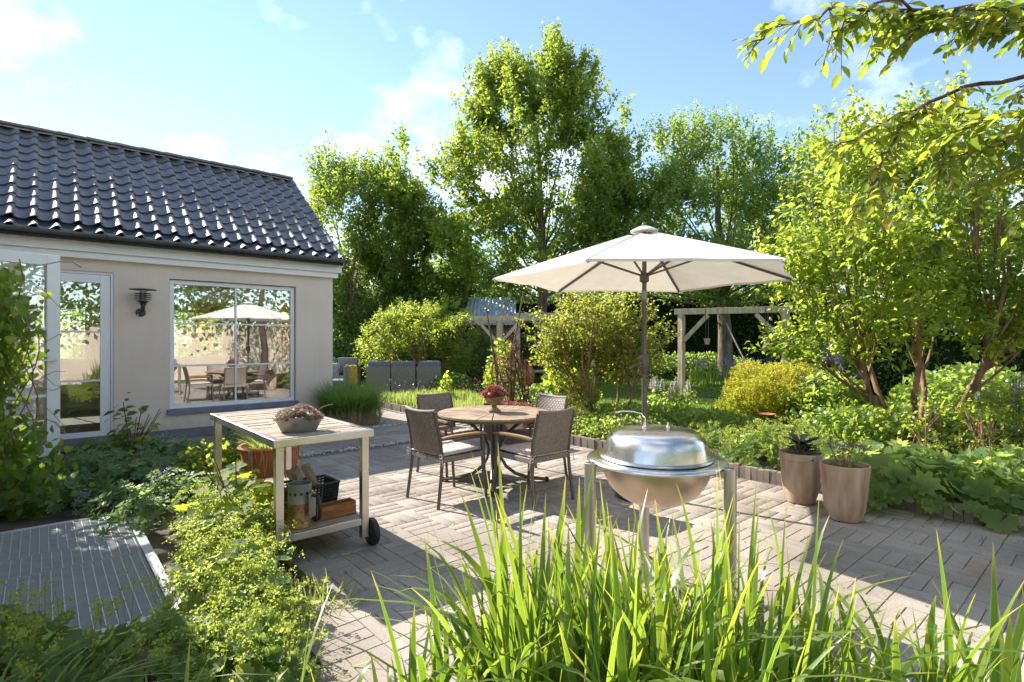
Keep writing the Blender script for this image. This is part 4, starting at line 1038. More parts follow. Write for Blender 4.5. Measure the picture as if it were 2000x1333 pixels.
# cedar box
bx = thing('wooden_box', 'small open reddish wooden box on the trolley shelf by the right leg', 'box', at(-1.305, 3.98, SZ + .003), rad(2))
for a, b in (((-.05, -.15, 0), (-.04, .15, .095)), ((.04, -.15, 0), (.05, .15, .095)), ((-.04, -.15, 0), (.04, -.14, .095)), ((-.04, .14, 0), (.04, .15, .095)), ((-.04, -.14, .0), (.04, .14, .01))):
    mb = MB(); mb.box2((a[1], a[0], a[2]), (b[1], b[0], b[2])); mb.build('board', M['cedar'], bx, bevel=.002)
mb = MB(); mb.grid(lambda u, v: (-.14 + .28 * u, -.04 + .08 * v, .06 + .012 * noise.noise((u * 9, v * 4, 3))), 12, 5); mb.build('contents', M['log'], bx, smooth=True)
# pizza board
pb = thing('serving_board', 'round pale wooden board lying on the far end of the trolley shelf', 'board', Vector((-2.72, -4.72, SZ + .004)), rad(30))
mb = MB(); mb.lathe([(0, 0), (.165, 0), (.17, .006), (.165, .014), (0, .014)], 36); mb.build('disc', M['log'], pb, smooth=True)
mb = MB(); mb.box((.22, 0, .007), (.12, .05, .012)); mb.build('handle', M['log'], pb, bevel=.004)
# ---- pots by the trolley
def pot(name, label, cat, loc, prof, mat, n=40, soil=None, group=None):
    t = thing(name, label, cat, loc, 0, group); mb = MB(); mb.lathe(prof, n); mb.build('pot', mat, t, smooth=True)
    if soil:
        mb = MB(); mb.lathe([(0, soil[1] + .012), (soil[0] * .6, soil[1] + .008), (soil[0], soil[1])], 20); mb.build('soil', M['soil'], t, smooth=True)
    return t
def tuft(parent, n, r, h, z0, mat, w=.03, name='leaves', spread=.7, dead=0):
    P = np.zeros((n, 3)); a = NP.uniform(0, 2 * math.pi, n); q = np.sqrt(NP.random(n)) * r
    P[:, 0] = q * np.cos(a); P[:, 1] = q * np.sin(a); P[:, 2] = z0
    D = np.stack([np.cos(a) * spread * NP.random(n) * 1.3, np.sin(a) * spread * NP.random(n) * 1.3, np.ones(n)], 1) + NP.normal(0, .15, (n, 3))
    Nn = np.stack([-np.cos(a) * 1, -np.sin(a) * 1, np.full(n, .5)], 1)
    T = t_strip(w, 5, .45)
    return leaf_cloud(name, T, P, D, Nn, h * NP.uniform(.6, 1.15, n), mat, parent)
tpot = pot('terracotta_pot', 'big glazed terracotta pot with thin grassy plant behind the trolley', 'plant pot', at(-2.50, 5.62),
           [(0, .02), (.17, .0), (.185, .01), (.245, .16), (.275, .30), (.278, .37), (.272, .395), (.30, .405), (.31, .42), (.30, .435), (.275, .43), (.262, .39), (.25, .36), (0, .36)], M['terra'], 48, (.25, .385))
tuft(tpot, 260, .20, .26, .38, LM['lav'], .02, 'foliage', .9)
P = []
for k in range(22):
    a = R.uniform(3.2, 6.6); mb = MB() if k == 0 else mb
    r0 = .30; mb.tube([(r0 * .8 * math.cos(a), r0 * .8 * math.sin(a), .42), (r0 * 1.04 * math.cos(a), r0 * 1.04 * math.sin(a), .45), (r0 * 1.1 * math.cos(a + .05), r0 * 1.1 * math.sin(a + .05), .36), (r0 * 1.04 * math.cos(a + R.uniform(-.1, .1)), r0 * 1.04 * math.sin(a), .40 - R.uniform(.1, .26))], .0032, 4)
mb.build('hanging_stems', M['ash'], tpot)
bar_ = thing('half_barrel', 'weathered half barrel planter with leafy herbs left of the terracotta pot', 'planter', at(-3.08, 6.15))
for k in range(18):
    a0, a1 = 2 * math.pi * k / 18 + .012, 2 * math.pi * (k + 1) / 18 - .012
    V = []
    for z, r in ((0, .19), (.15, .215), (.30, .225)):
        for rr in (r, r - .018):
            for a in (a0, a1): V.append((rr * math.cos(a), rr * math.sin(a), z))
    mb = MB(); mb.add(V, [(0, 1, 5, 4), (4, 5, 9, 8), (3, 2, 6, 7), (7, 6, 10, 11), (8, 9, 11, 10), (0, 4, 6, 2), (4, 8, 10, 6), (5, 1, 3, 7), (9, 5, 7, 11)]); mb.build('stave', M['beam'], bar_)
for z, r in ((.07, .205), (.22, .2215)):
    mb = MB(); mb.lathe([(r, -.014), (r + .004, -.014), (r + .006, .014), (r + .002, .014), (r, -.014)], 36, (0, 0, z)); mb.build('hoop', M['black'], bar_, smooth=True)
mb = MB(); mb.lathe([(0, .27), (.205, .26)], 20); mb.build('soil', M['soil'], bar_)
stump = thing('log_stump', 'small upright barked log standing on the paving beside the half barrel', 'log', at(-2.86, 5.40))
mb = MB(); V = []; n = 18
for z, r in ((0, .095), (.1, .105), (.2, .09), (.215, .084)):
    for j in range(n): a = 2 * math.pi * j / n; V.append(((r + .006 * math.sin(5 * a + z * 9)) * math.cos(a), (r + .006 * math.sin(3 * a)) * math.sin(a), z))
mb.add(V, [(k * n + j, k * n + (j + 1) % n, (k + 1) * n + (j + 1) % n, (k + 1) * n + j) for k in range(3) for j in range(n)] + [tuple(range(3 * n, 4 * n))]); mb.build('trunk', M['log'], stump, smooth=True)
# ---- two tall clay pots on the right
TALL = [(0, 0), (.105, .0), (.125, .012), (.150, .09), (.165, .2), (.176, .34), (.186, .44), (.19, .462), (.184, .472), (.174, .465), (.170, .42), (0, .42)]
pot1 = pot('clay_pot', 'tall clay pot with dark purplish plant, farther of the two by the edging', 'plant pot', at(2.69, 5.06), [(0, 0), (.10, 0), (.12, .012), (.145, .09), (.16, .2), (.170, .34), (.172, .40), (.180, .405), (.184, .46), (.18, .47), (.17, .463), (.165, .42), (0, .42)], M['clay'], 48, (.165, .43), 'tall clay pots by the edging')
pot2 = pot('clay_pot', 'tall streaked clay pot with dried sedum heads, nearer of the two by the edging', 'plant pot', at(2.80, 4.57), TALL, M['clay'], 48, (.168, .43), 'tall clay pots by the edging')
for k in range(34):
    a = R.uniform(0, 6.28); st = .42; hgt = R.uniform(.03, .15); d = Vector((math.cos(a), math.sin(a), R.uniform(-.1, .7)))
    if k == 0: dmesh = raw_mesh('leaf', OVAL[0] * np.array([.62, 1, 1]), OVAL[1], LM['black'])
    Q = frames(np.array([d]), np.array([[0, 0, 1.]]))[0]
    o = ob('leaf', dmesh, pot1, (math.cos(a) * .03, math.sin(a) * .03, st + hgt), Matrix(Q).transposed().to_euler(), R.uniform(.10, .18))
mb = MB()
for k in range(5): mb.tube([(R.uniform(-.02, .02), R.uniform(-.02, .02), .42), (R.uniform(-.03, .03), R.uniform(-.03, .03), .58)], .006, 5)
mb.build('stem', M['barkp'], pot1)
heads = []
for k in range(9):
    a = R.uniform(0, 6.28); r = R.uniform(.03, .15); top = Vector((r * math.cos(a), r * math.sin(a), R.uniform(.56, .64)))
    mb = MB(); mb.tube([(r * .15 * math.cos(a), r * .15 * math.sin(a), .42), (r * .6 * math.cos(a), r * .6 * math.sin(a), .5), top], .0035, 5); mb.build('stem', M['vinew'], pot2)
    n = 60; P = np.stack([NP.normal(0, .024, n), NP.normal(0, .024, n), NP.uniform(-.006, .012, n)], 1) + np.array(top)
    leaf_cloud('seed_head', SMALLF, P, rdir(n, .6), rdir(n), NP.uniform(.010, .016, n), LM['sedum'], pot2)
n = 60; P = np.stack([NP.normal(0, .06, n), NP.normal(0, .06, n), NP.uniform(.45, .6, n)], 1); leaf_cloud('leaves', FOLD, P, rdir(n, .4), rdir(n), NP.uniform(.02, .045, n), LM['clem'], pot2)

# ---------------------------------------------------------------- trough and small pots behind the table
tr = thing('planter_trough', 'dark brown planter trough of low red succulents behind the round table', 'planter', at(-.02, 8.05), rad(90))
for a, b in (((-.45, -.16, 0), (.45, -.14, .55)), ((-.45, .14, 0), (.45, .16, .55)), ((-.45, -.14, 0), (-.43, .14, .55)), ((.43, -.14, 0), (.45, .14, .55))):
    mb = MB(); mb.box2(a, b); mb.build('side_board', M['shedwall'], tr, bevel=.004)
mb = MB(); mb.box2((-.43, -.14, .46), (.43, .14, .5)); mb.build('soil', M['soil'], tr)
rosettes(120, lambda: ((R.uniform(-.42, .42), R.uniform(-.13, .13), .51 + R.uniform(0, .06)), (R.uniform(-.4, .4), R.uniform(-.4, .4), 1)), .05, 'plant', LM['heather'], tr, 8, flat=.8)
sp_ = pot('terracotta_pot', 'low plain terracotta pot on the paving behind the table', 'plant pot', at(.30, 7.35), [(0, 0), (.11, 0), (.15, .2), (.165, .2), (.165, .24), (.145, .24), (.135, .2), (0, .2)], M['terra'], 32, (.135, .205))
tuft(sp_, 40, .08, .12, .2, LM['pale'], .05, 'foliage')

# ---------------------------------------------------------------- bird dish, rusty chair
bd = thing('bird_dish', 'shallow rust-red bird dish on a thin rod before the golden shrub', 'bird bath', at(3.85, 8.2))
mb = MB(); mb.lathe([(0, .36), (.05, .362), (.118, .385), (.13, .392), (.13, .402), (.118, .400), (.05, .375), (0, .373)], 28); mb.build('dish', M['rust'], bd, smooth=True)
mb = MB(); mb.tube([(0, 0, 0), (0, 0, .365)], .008, 6); mb.build('rod', M['rust'], bd)
rc = thing('iron_chair', 'rusty iron garden chair with hooped back at the right photo edge', 'chair', at(7.05, 7.35), rad(20))
mb = MB(); mb.tube([(-.22, -.2, 0), (-.22, -.2, .62), (-.2, -.21, .80), (-.1, -.22, .9), (0, -.225, .93), (.1, -.22, .9), (.2, -.21, .80), (.22, -.2, .62), (.22, -.2, 0)], .014, 8); mb.build('back_hoop', M['rust'], rc, smooth=True)
mb = MB(); mb.lathe([(.0, .6), (.235, .6), (.245, .61), (.235, .62), (0, .62)], 28); mb.build('seat', M['rust'], rc, smooth=True)
for s in (-1, 1):
    mb = MB(); mb.tube([(s * .17, .16, .6), (s * .2, .2, 0)], .012, 8); mb.build('leg', M['rust'], rc, smooth=True)

# ---------------------------------------------------------------- lounge sofas
def sofa_unit(label, loc, rz, pillow=True):
    t = thing('lounge_sofa', label, 'sofa', loc, rz, 'grey wicker lounge sofa units')
    mb = MB(); mb.box((0, .32, .17), (.66, .7, .22)); mb.build('seat_base', M['greywick'], t, bevel=.015)
    mb = MB()
    mb.grid(lambda u, v: (-.33 + .66 * u, -.035 - .003 * math.cos(v * 2 * math.pi * 24), .06 + .74 * v), 1, 96); b0 = len(mb.v)
    mb.box((0, .01, .43), (.66, .08, .74)); mb.build('back_panel', M['greywick'], t)
    for sx in (-1, 1):
        for yy in (0, .6):
            mb = MB(); mb.box((sx * .29, yy, .03), (.05, .05, .06)); mb.build('foot', M['black'], t)
    mb = MB(); mb.box((0, .36, .35), (.64, .6, .13)); mb.build('seat_cushion', M['greycloth'], t, bevel=.04)
    if pillow:
        mb = MB(); mb.box((0, .14, .70), (.62, .17, .50), Matrix.Rotation(rad(8), 3, 'X')); o = mb.build('back_cushion', M['greycloth'], t, bevel=.05)
        o.modifiers['bevel'].segments = 4
    return t
for i, (X, lb) in enumerate([(-2.30, 'grey wicker sofa unit nearest the clematis, its woven back turned to the patio'), (-3.00, 'middle grey wicker sofa unit of the row with backs turned to the patio'), (-3.70, 'grey wicker sofa unit of the row beside the yellow throw')]):
    sofa_unit(lb, at(X, 15, 0), CAMROT + R.uniform(-.02, .02))
for i, (X, Y, lb) in enumerate([(-5.05, 16.9, 'grey sofa unit facing the patio behind the yellow throw'), (-5.75, 16.9, 'grey sofa unit facing the patio close to the house corner')]):
    sofa_unit(lb, at(X, Y, 0.04), CAMROT + math.pi, True)
ar = sofa_unit('grey sofa end unit seen from the side under the yellow throw', at(-4.55, 15.3, 0), CAMROT + rad(80), False)
th = MB()
def tf(u, v):
    x = -.16 + .32 * u; s = v * 1.05
    if s < .5: y, z = -.075, .30 + s * 1.03
    elif s < .62: y, z = -.075 + (s - .5) * 1.2, .825
    else: y, z = .075, .825 - (s - .62)
    return (x + .02 * math.sin(5 * v + u), y + .012 * math.sin(u * 16) * (1 if y > 0 else -1), z + .008 * math.sin(u * 12))
th.grid(tf, 14, 24); o = th.build('throw_blanket', M['throw'], None, smooth=True, loc=at(-4.50, 15.18, 0), rot=(0, 0, CAMROT + rad(10))); tag(o, 'mustard yellow knitted throw hanging over the sofa end', 'blanket')
for i in range(9):
    pass
def scatter_pillow(label, loc, rot, mat):
    mb = MB(); mb.grid(lambda u, v: ((u - .5) * .45, (v - .5) * .45, .07 * (max(0, 1 - abs(2 * u - 1) ** 3) * max(0, 1 - abs(2 * v - 1) ** 3)) ** .5), 10, 10)
    mb.grid(lambda u, v: ((.5 - u) * .45, (v - .5) * .45, -.07 * (max(0, 1 - abs(2 * u - 1) ** 3) * max(0, 1 - abs(2 * v - 1) ** 3)) ** .5), 10, 10)
    return tag(mb.build('scatter_cushion', mat, None, smooth=True, loc=loc, rot=rot), label, 'cushion')
scatter_pillow('mottled grey scatter cushion on the sofa by the house corner', at(-5.45, 16.45, .62), (rad(70), 0, CAMROT), M['mottle'])

# ---------------------------------------------------------------- pergolas and shed
def post_beam(t, posts, z, w_, mat, over=.25, braces=True):
    posts = [Vector(p) for p in posts]; d = (posts[-1] - posts[0]).normalized()
    for i, p in enumerate(posts):
        mb = MB(); mb.box2((p.x - w_ / 2, p.y - w_ / 2, -.05), (p.x + w_ / 2, p.y + w_ / 2, z)); mb.build('post', mat, t, bevel=.006)
        for s in (-1, 1):
            if not braces or (s < 0 and i == 0 and over < .3) or (s > 0 and i == len(posts) - 1 and over < .3): continue
            mb = MB(); mb.bar(p + Vector((0, 0, z - .62)) + d * s * w_ * .4, p + d * s * .60 + Vector((0, 0, z - .02)), w_ * .7, w_ * .75); mb.build('brace', mat, t, bevel=.004)
    mb = MB(); mb.bar(posts[0] - d * over + Vector((0, 0, z + .07)), posts[-1] + d * over + Vector((0, 0, z + .07)), .11, .14); mb.build('beam', mat, t, bevel=.006)
pg1 = thing('pergola', 'pale timber pergola with braced posts between the clematis and the central tree', 'pergola')
post_beam(pg1, [at(-.37, 15.6), at(1.22, 15.6)], 2.08, .12, M['newbeam'], 1.3)
post_beam(pg1, [at(-.37, 18.2), at(1.45, 18.2)], 2.1, .12, M['newbeam'], 1.2, False)
pg2 = thing('timber_arch', 'weathered timber frame with braced beam behind the golden shrub', 'pergola')
a_, b_ = at(4.06, 13.0), at(6.05, 12.0)
post_beam(pg2, [a_, b_], 2.13, .13, M['beam'], .16)
dv = (b_ - a_).normalized()
for k, (f, lb) in enumerate([(.26, 'small pale pot hanging on a strap near the left post of the timber frame'), (.83, 'small pale pot hanging on a strap near the right end of the timber frame')]):
    p = a_.lerp(b_, f); t = thing('hanging_pot', lb, 'hanging pot', p, 0, 'pots hanging from the timber frame')
    mb = MB(); mb.lathe([(0, 1.42), (.05, 1.42), (.068, 1.54), (.072, 1.54), (.072, 1.56), (.06, 1.56), (.05, 1.5), (0, 1.5)], 20); mb.build('pot', M['clay'], t, smooth=True)
    mb = MB()
    for s in (-1, 1): mb.bar((s * .062, 0, 1.55), (s * .064, 0, 2.29), .012, .004)
    mb.bar((-.064, 0, 2.278), (.064, 0, 2.278), .012, .004); mb.build('strap', M['black'], t)
shed = thing('garden_shed', 'wooden shed with bluish corrugated metal roof behind the pergola', 'shed', at(-.80, 20.2), CAMROT)
mb = MB(); mb.box((0, 1.5, 1.05), (1.6, 2.6, 2.1)); mb.build('wall', M['shedwall'], shed)
mb = MB(); mb.grid(lambda u, v: (-.95 + 1.9 * u, -.1 + 1.7 * v, 2.1 + 1.15 * v + .02 * math.cos(u * 2 * math.pi * 13)), 104, 1); mb.grid(lambda u, v: (-.95 + 1.9 * u, 1.6 + 1.7 * v, 3.25 - 1.15 * v + .02 * math.cos(u * 2 * math.pi * 13)), 104, 1); mb.build('roof', M['shedroof'], shed)
sh2 = thing('wooden_shelter', 'low dark wooden shelter with flat roof under the central tree', 'shelter', at(1.4, 17.3), CAMROT)
mb = MB(); mb.box((0, .6, 2.32), (2.6, 1.6, .14)); mb.build('roof', M['beam'], sh2)
for sx in (-1, 1):
    mb = MB(); mb.box((sx * 1.2, .1, 1.12), (.12, .12, 2.26)); mb.build('post', M['beam'], sh2)
mb = MB(); mb.box((0, .75, .5), (2.2, .5, .06)); mb.build('bench', M['beam'], sh2)
jar = pot('clay_jar', 'rounded orange clay jar standing under the wooden shelter', 'jar', at(.45, 17.0, .03), [(0, 0), (.14, 0), (.24, .2), (.26, .4), (.2, .62), (.15, .7), (.17, .74), (.13, .74), (.13, .6), (0, .6)], M['terra'], 28)
tool = thing('garden_pole', 'thin pole leaning against the pale tree trunk under the timber frame', 'pole', at(8.4, 19.6))
mb = MB(); mb.tube([tuple(at(8.55, 19.0, .0) - at(8.4, 19.6)), tuple(at(7.75, 20.2, 2.6) - at(8.4, 19.6))], .025, 6); mb.build('rod', M['beam'], tool)
LANCE = t_oval(.25, .16)

# ---------------------------------------------------------------- trees and shrubs
ROTC = np.array([[.7547, .6561, 0], [-.6561, .7547, 0], [0, 0, 1]])     # tripod axes -> world
def crown_points(blobs, n, shell, gap, freq, seed):
    c = np.array([b[:3] for b in blobs], float); r = np.array([b[3:6] for b in blobs], float)
    wgt = (r.prod(1)) ** (2 / 3); k = NP.choice(len(blobs), n * 3, p=wgt / wgt.sum())
    d = rdir(n * 3); q = shell + (1 - shell) * NP.random(n * 3) ** .7
    low = NP.random(n * 3) < .18; q = np.where(low, NP.random(n * 3) ** .5, q)
    # bumpy outline
    bump = np.array([noise.noise(Vector(v) * 1.7 + Vector((seed, float(kk) * 7, 0))) for v, kk in zip(d, k)])
    P = c[k] + r[k] * d * (q * (1 + .34 * bump + .10 * (NP.random(n * 3) ** 6)))[:, None]
    keep = np.array([noise.noise(Vector(p) * freq + Vector((seed * 3.1, 0, 0))) for p in P]) > gap
    P = P[keep][:n]; k = k[keep][:n]; d = d[keep][:n]
    return P, c[k], d
def plant(name, label, cat, base, blobs, mat, ncl, nl, twig, leaf, trunk=None, bark=None, shell=.62, gap=-.25, freq=.9, up=.55, seed=1, T=FOLD,
          stems=1, spread=.0, limbs=30, zf=.25, group=None, sizes=(.5, 1.3), droop=.0, toplight=0., minz=.05, twigs=True, single=0, omat=None, bz=0.):
    """tree or shrub: root at the stem base, children trunk and crown; blobs are (right, ahead, height, radii) in metres"""
    base = np.array(base, float); t = thing(name, label, cat, at(base[0], base[1], bz), 0, group)
    bl = [(b[0] - base[0], b[1] - base[1], b[2] - bz, b[3], b[4], b[5]) for b in blobs]
    P, C, d = crown_points(bl, ncl, shell, gap, freq, seed); n = len(P)
    P[:, 2] = np.maximum(P[:, 2], minz + .1 * NP.random(n))
    out = norm(norm(P - C) * .8 + rdir(n) * .6 + np.array([0, 0, up]))
    L_ = twig * NP.uniform(.6, 1.3, n)
    # twigs with leaves along them
    tt = (np.arange(nl) + .5) / nl
    pos = P[:, None, :] + out[:, None, :] * (tt[None, :, None] - .35) * L_[:, None, None] - np.array([0, 0, droop]) * (tt ** 2)[None, :, None]
    pos = pos + NP.normal(0, leaf * .28, pos.shape)
    ax = rdir(n * nl).reshape(n, nl, 3)
    D = norm(out[:, None, :] * .55 + ax * .9 - np.array([0, 0, .18 + droop]))
    Nn = norm(rdir(n * nl).reshape(n, nl, 3) * .75 + np.array([0, 0, .8]))
    S = leaf * NP.uniform(*sizes, (n, nl)) * (1 - .35 * tt[None, :])
    clump = np.array([noise.noise(Vector(p) * 1.1 + Vector((seed, 5, 1))) for p in P]) * .55 + .42
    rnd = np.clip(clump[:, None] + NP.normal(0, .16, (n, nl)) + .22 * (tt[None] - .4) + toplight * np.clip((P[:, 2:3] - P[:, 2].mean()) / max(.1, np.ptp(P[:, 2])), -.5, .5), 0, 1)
    pos = pos.reshape(-1, 3) @ ROTC.T; D2 = D.reshape(-1, 3) @ ROTC.T; N2 = Nn.reshape(-1, 3) @ ROTC.T; S = S.ravel(); rnd = rnd.ravel()
    keepz = pos[:, 2] > minz
    pos, D2, N2, S, rnd = pos[keepz], D2[keepz], N2[keepz], S[keepz], rnd[keepz]
    if single:
        # the leaves nearest the tripod, one object each
        rel = pos + np.array(t.location) - np.array([CAMX, CAMY, CAMZ]); X_ = rel @ np.array([.7547, -.6561, 0]); Y_ = rel @ np.array([.6561, .7547, 0])
        sc = S / np.maximum(Y_, .1) * ((np.abs(X_) < .93 * Y_) & (np.abs(rel[:, 2]) < .62 * Y_)); idx = np.argsort(-sc + .25 * sc.max() * NP.random(len(sc)))[:single]
        singles(t, 'leaf', [raw_mesh('leaf', T[0], T[1], omat)], pos[idx], D2[idx], N2[idx], S[idx])
        m = np.ones(len(pos), bool); m[idx] = False; pos, D2, N2, S, rnd = pos[m], D2[m], N2[m], S[m], rnd[m]
    leaf_cloud('crown', T, pos, D2, N2, S, mat, t, rnd)
    # stems and limbs
    mb = MB(); Pw = P @ ROTC.T; r0 = trunk or .05
    zmax = P[:, 2].max(); cen = Pw.mean(0)
    sts = []
    for s in range(stems):
        a = 2 * math.pi * s / stems + seed; foot = Vector((spread * .25 * math.cos(a), spread * .25 * math.sin(a), -.05))
        topz = zmax * (.80 if stems == 1 else .62)
        top = Vector((cen[0] * .8 + spread * math.cos(a), cen[1] * .8 + spread * math.sin(a), topz))
        pts = []
        for i in range(9):
            u = i / 8; p = foot.lerp(top, u); w_ = .09 * topz * (u * (1 - u)) * 1.2
            p += Vector((w_ * noise.noise((u * 3, seed + s, 0)), w_ * noise.noise((u * 3, seed + s, 9)), 0)) * 2
            if stems > 1: p += Vector((math.cos(a), math.sin(a), 0)) * spread * .35 * math.sin(math.pi * u)
            pts.append(p)
        rr = r0 * (1 if stems == 1 else .62) ; mb.tube(pts, [rr * (1.25 if i == 0 else 1) * (1 - .86 * (i / 8)) + .004 for i in range(9)], 9)
        sts.append(pts)
    idx = NP.choice(n, min(limbs, n), replace=False)
    for i in idx:
        tgt = Vector(Pw[i]); pts = min(sts, key=lambda q: (q[-1] - tgt).length + .6 * (q[4] - tgt).length)
        f = min(7, max(1, (zf + (1 - zf) * .62 * max(0, tgt.z - zf * zmax) / zmax) * 8)); j = int(f); a = pts[j].lerp(pts[j + 1], f - j)
        if a.z > tgt.z + .3: j = max(1, j - 2); a = pts[j]
        dd = tgt - a; mid = a + dd * .5 + Vector((NP.normal(0, .06), NP.normal(0, .06), .0)) * dd.length + Vector((0, 0, -.10 * dd.length if tgt.z > a.z else .1 * dd.length))
        q = [a.lerp(mid, u) * (1 - u) + mid.lerp(tgt, u) * u for u in (0, .2, .4, .6, .8, 1)]
        rr = r0 * (.17 if stems == 1 else .2) * (1 - .45 * j / 8) + .003
        mb.tube(q, [rr * (1 - .82 * u) + .003 for u in (0, .2, .4, .6, .8, 1)], 6)
        if twigs:
            near = np.argsort(((Pw - Pw[i]) ** 2).sum(1))[1:5]
            for k in near: b = Vector(Pw[k]); c = q[R.randint(2, 4)]; mb.tube([c, c.lerp(b, .5) + Vector((0, 0, .04)), b], [rr * .35 + .002, rr * .22 + .002, .003], 4)
    mb.build('trunk', bark or M['bark'], t, smooth=True)
    return t
def singles(parent, name, meshes, P, D, Nn, S):
    Q = frames(np.asarray(D, float), np.asarray(Nn, float))
    for i in range(len(P)):
        ob(name, meshes[i % len(meshes)], parent, P[i], Matrix(Q[i]).transposed().to_euler(), float(S[i]))

plant('broadleaf_tree', 'tall fresh green broadleaf tree rising highest in the middle of the garden', 'tree', (1.3, 20),
      [(-.4, 20, 10.4, 1.05, 1.1, 1.5), (2.2, 20, 10.6, 1.05, 1.1, 1.5), (3.9, 20, 5.6, 1.2, 1.2, 1.9), (0.94, 20.0, 8.25, 2.75, 2.5, 3.25), (0.38, 20.0, 10.88, 1.0, 1.12, 1.88), (1.44, 20.0, 11.12, 0.75, 1.0, 1.69), (2.5, 20.0, 10.0, 0.75, 1.0, 1.88), (-1.0, 20.0, 9.5, 1.12, 1.12, 2.12), (-2.19, 19.75, 7.25, 1.06, 1.12, 1.75), (-0.5, 20.0, 7.88, 1.88, 1.5, 2.38), (0.75, 20.0, 10.0, 1.88, 1.5, 1.88), (3.25, 20.0, 8.75, 1.0, 1.38, 2.0), (0.38, 20.0, 5.12, 3.0, 2.5, 1.88), (-3.88, 19.75, 7.5, 0.75, 1.0, 1.38), (3.75, 19.75, 6.12, 1.38, 1.5, 1.75), (3.88, 20.0, 9.5, 0.5, 0.62, 1.12)],
      LM['maple'], 3300, 24, .75, .175, .22, M['bark'], .75, -.06, .85, 1.0, 3, limbs=30, twigs=False, zf=.2, droop=.05)
plant('cherry_tree', 'loose olive green tree just beyond the roof end of the house', 'tree', (-6.3, 21),
      [(-6.4, 21, 5.9, 2.3, 2.0, 2.7), (-4.5, 21, 5.4, 1.8, 1.6, 2.3), (-7.0, 21, 3.4, 2.4, 1.6, 1.9), (-5.0, 21, 7.0, 1.4, 1.0, 1.5), (-2.9, 21.3, 4.6, 1.5, 1.4, 2.2), (-6.9, 21, 7.6, .9, .9, 1.1), (-3.7, 21, 6.6, .7, .8, 1.1)],
      LM['cherry'], 2700, 22, .85, .155, .16, M['bark'], .6, -.06, .8, .9, 8, limbs=26, twigs=False, zf=.12, stems=3, spread=.9)
plant('bushy_tree', 'lower dark green bushy tree between the roof end and the tallest tree', 'tree', (-3.2, 22),
      [(-3.2, 22, 4.2, 2.1, 1.6, 2.0), (-1.7, 23.6, 4.2, 2.0, 1.2, 1.7), (-5.4, 22.2, 3.0, 2.6, 1.6, 2.0)], LM['dark'], 1400, 22, .7, .17, .13, M['bark'], .5, -.2, .9, .5, 12, limbs=30)
plant('apple_tree', 'wide spreading pale-trunked tree standing behind the parasol and timber frame', 'tree', (8.0, 20.3),
      [(7.5, 20, 6.9, 3.0, 2.2, 2.7), (5.3, 19.6, 5.4, 2.3, 2, 2.3), (10.0, 20, 6.6, 2.3, 2, 2.6), (7.5, 19.3, 4.2, 3.4, 2.2, 1.5), (3.6, 19.4, 5.4, 1.9, 1.5, 2.0), (12.0, 20, 6.2, 1.8, 1.8, 2.4), (6.0, 20, 8.2, 1.4, 1.3, 1.3), (4.4, 19.8, 7.2, 1.2, 1.3, 1.5)],
      LM['apple'], 4000, 24, .75, .145, .30, M['bark'], .5, -.14, .8, 1.1, 21, limbs=34, twigs=False, zf=.32)
plant('background_tree', 'olive green tree far behind the house end, beyond the dark hedge', 'tree', (-9.5, 30), [(-9.5, 30, 3.85, 3.4, 2.0, 3.15), (-7.9, 30, 2.94, 2.38, 1.6, 2.52), (-11.2, 30, 2.80, 2.38, 1.6, 2.38)], LM['cherry'], 900, 20, .9, .23, .15, M['bark'], .6, -.15, .6, 1.2, 101, limbs=16, group='trees beyond the hedge')
plant('background_tree', 'mid green tree far behind the bushy tree, filling the gap beside the tallest tree', 'tree', (-3.5, 31), [(-3.5, 31, 3.63, 3.0, 2.0, 2.97), (-1.9, 31, 2.77, 2.10, 1.6, 2.38), (-5.2, 31, 2.64, 2.10, 1.6, 2.24)], LM['maple'], 900, 20, .9, .23, .15, M['bark'], .6, -.15, .6, 1.2, 102, limbs=16, group='trees beyond the hedge')
plant('background_tree', 'mid green tree far behind the tallest tree, low in the gap under its crown', 'tree', (2.2, 30), [(2.2, 30, 3.63, 3.2, 2.0, 2.97), (3.8000000000000003, 30, 2.77, 2.24, 1.6, 2.38), (0.5000000000000002, 30, 2.64, 2.24, 1.6, 2.24)], LM['dark'], 900, 20, .9, .23, .15, M['bark'], .6, -.15, .6, 1.2, 103, limbs=16, group='trees beyond the hedge')
plant('background_tree', 'mid green tree far behind the wide pale-trunked tree', 'tree', (8.5, 32), [(8.5, 32, 4.51, 3.6, 2.0, 3.69), (10.1, 32, 3.44, 2.52, 1.6, 2.95), (6.8, 32, 3.28, 2.52, 1.6, 2.79)], LM['maple'], 900, 20, .9, .23, .15, M['bark'], .6, -.15, .6, 1.2, 104, limbs=16, group='trees beyond the hedge')
plant('background_tree', 'tall mid green tree far behind the dense dark tree at the right', 'tree', (14.5, 30), [(14.5, 30, 4.62, 3.6, 2.0, 3.78), (16.1, 30, 3.53, 2.52, 1.6, 3.02), (12.8, 30, 3.36, 2.52, 1.6, 2.86)], LM['apple'], 900, 20, .9, .23, .15, M['bark'], .6, -.15, .6, 1.2, 105, limbs=16, group='trees beyond the hedge')
plant('leafy_tree', 'dense dark tree beyond the right end of the timber frame', 'tree', (13.2, 21),
      [(13.0, 21, 5.2, 2.8, 2, 3.4), (16.5, 20, 4.4, 3.0, 2.2, 3.2), (20, 19, 4.4, 3.4, 2.4, 3.4)], LM['dark'], 1700, 22, .8, .16, .2, M['bark'], .5, -.2, .8, .8, 33, limbs=30)
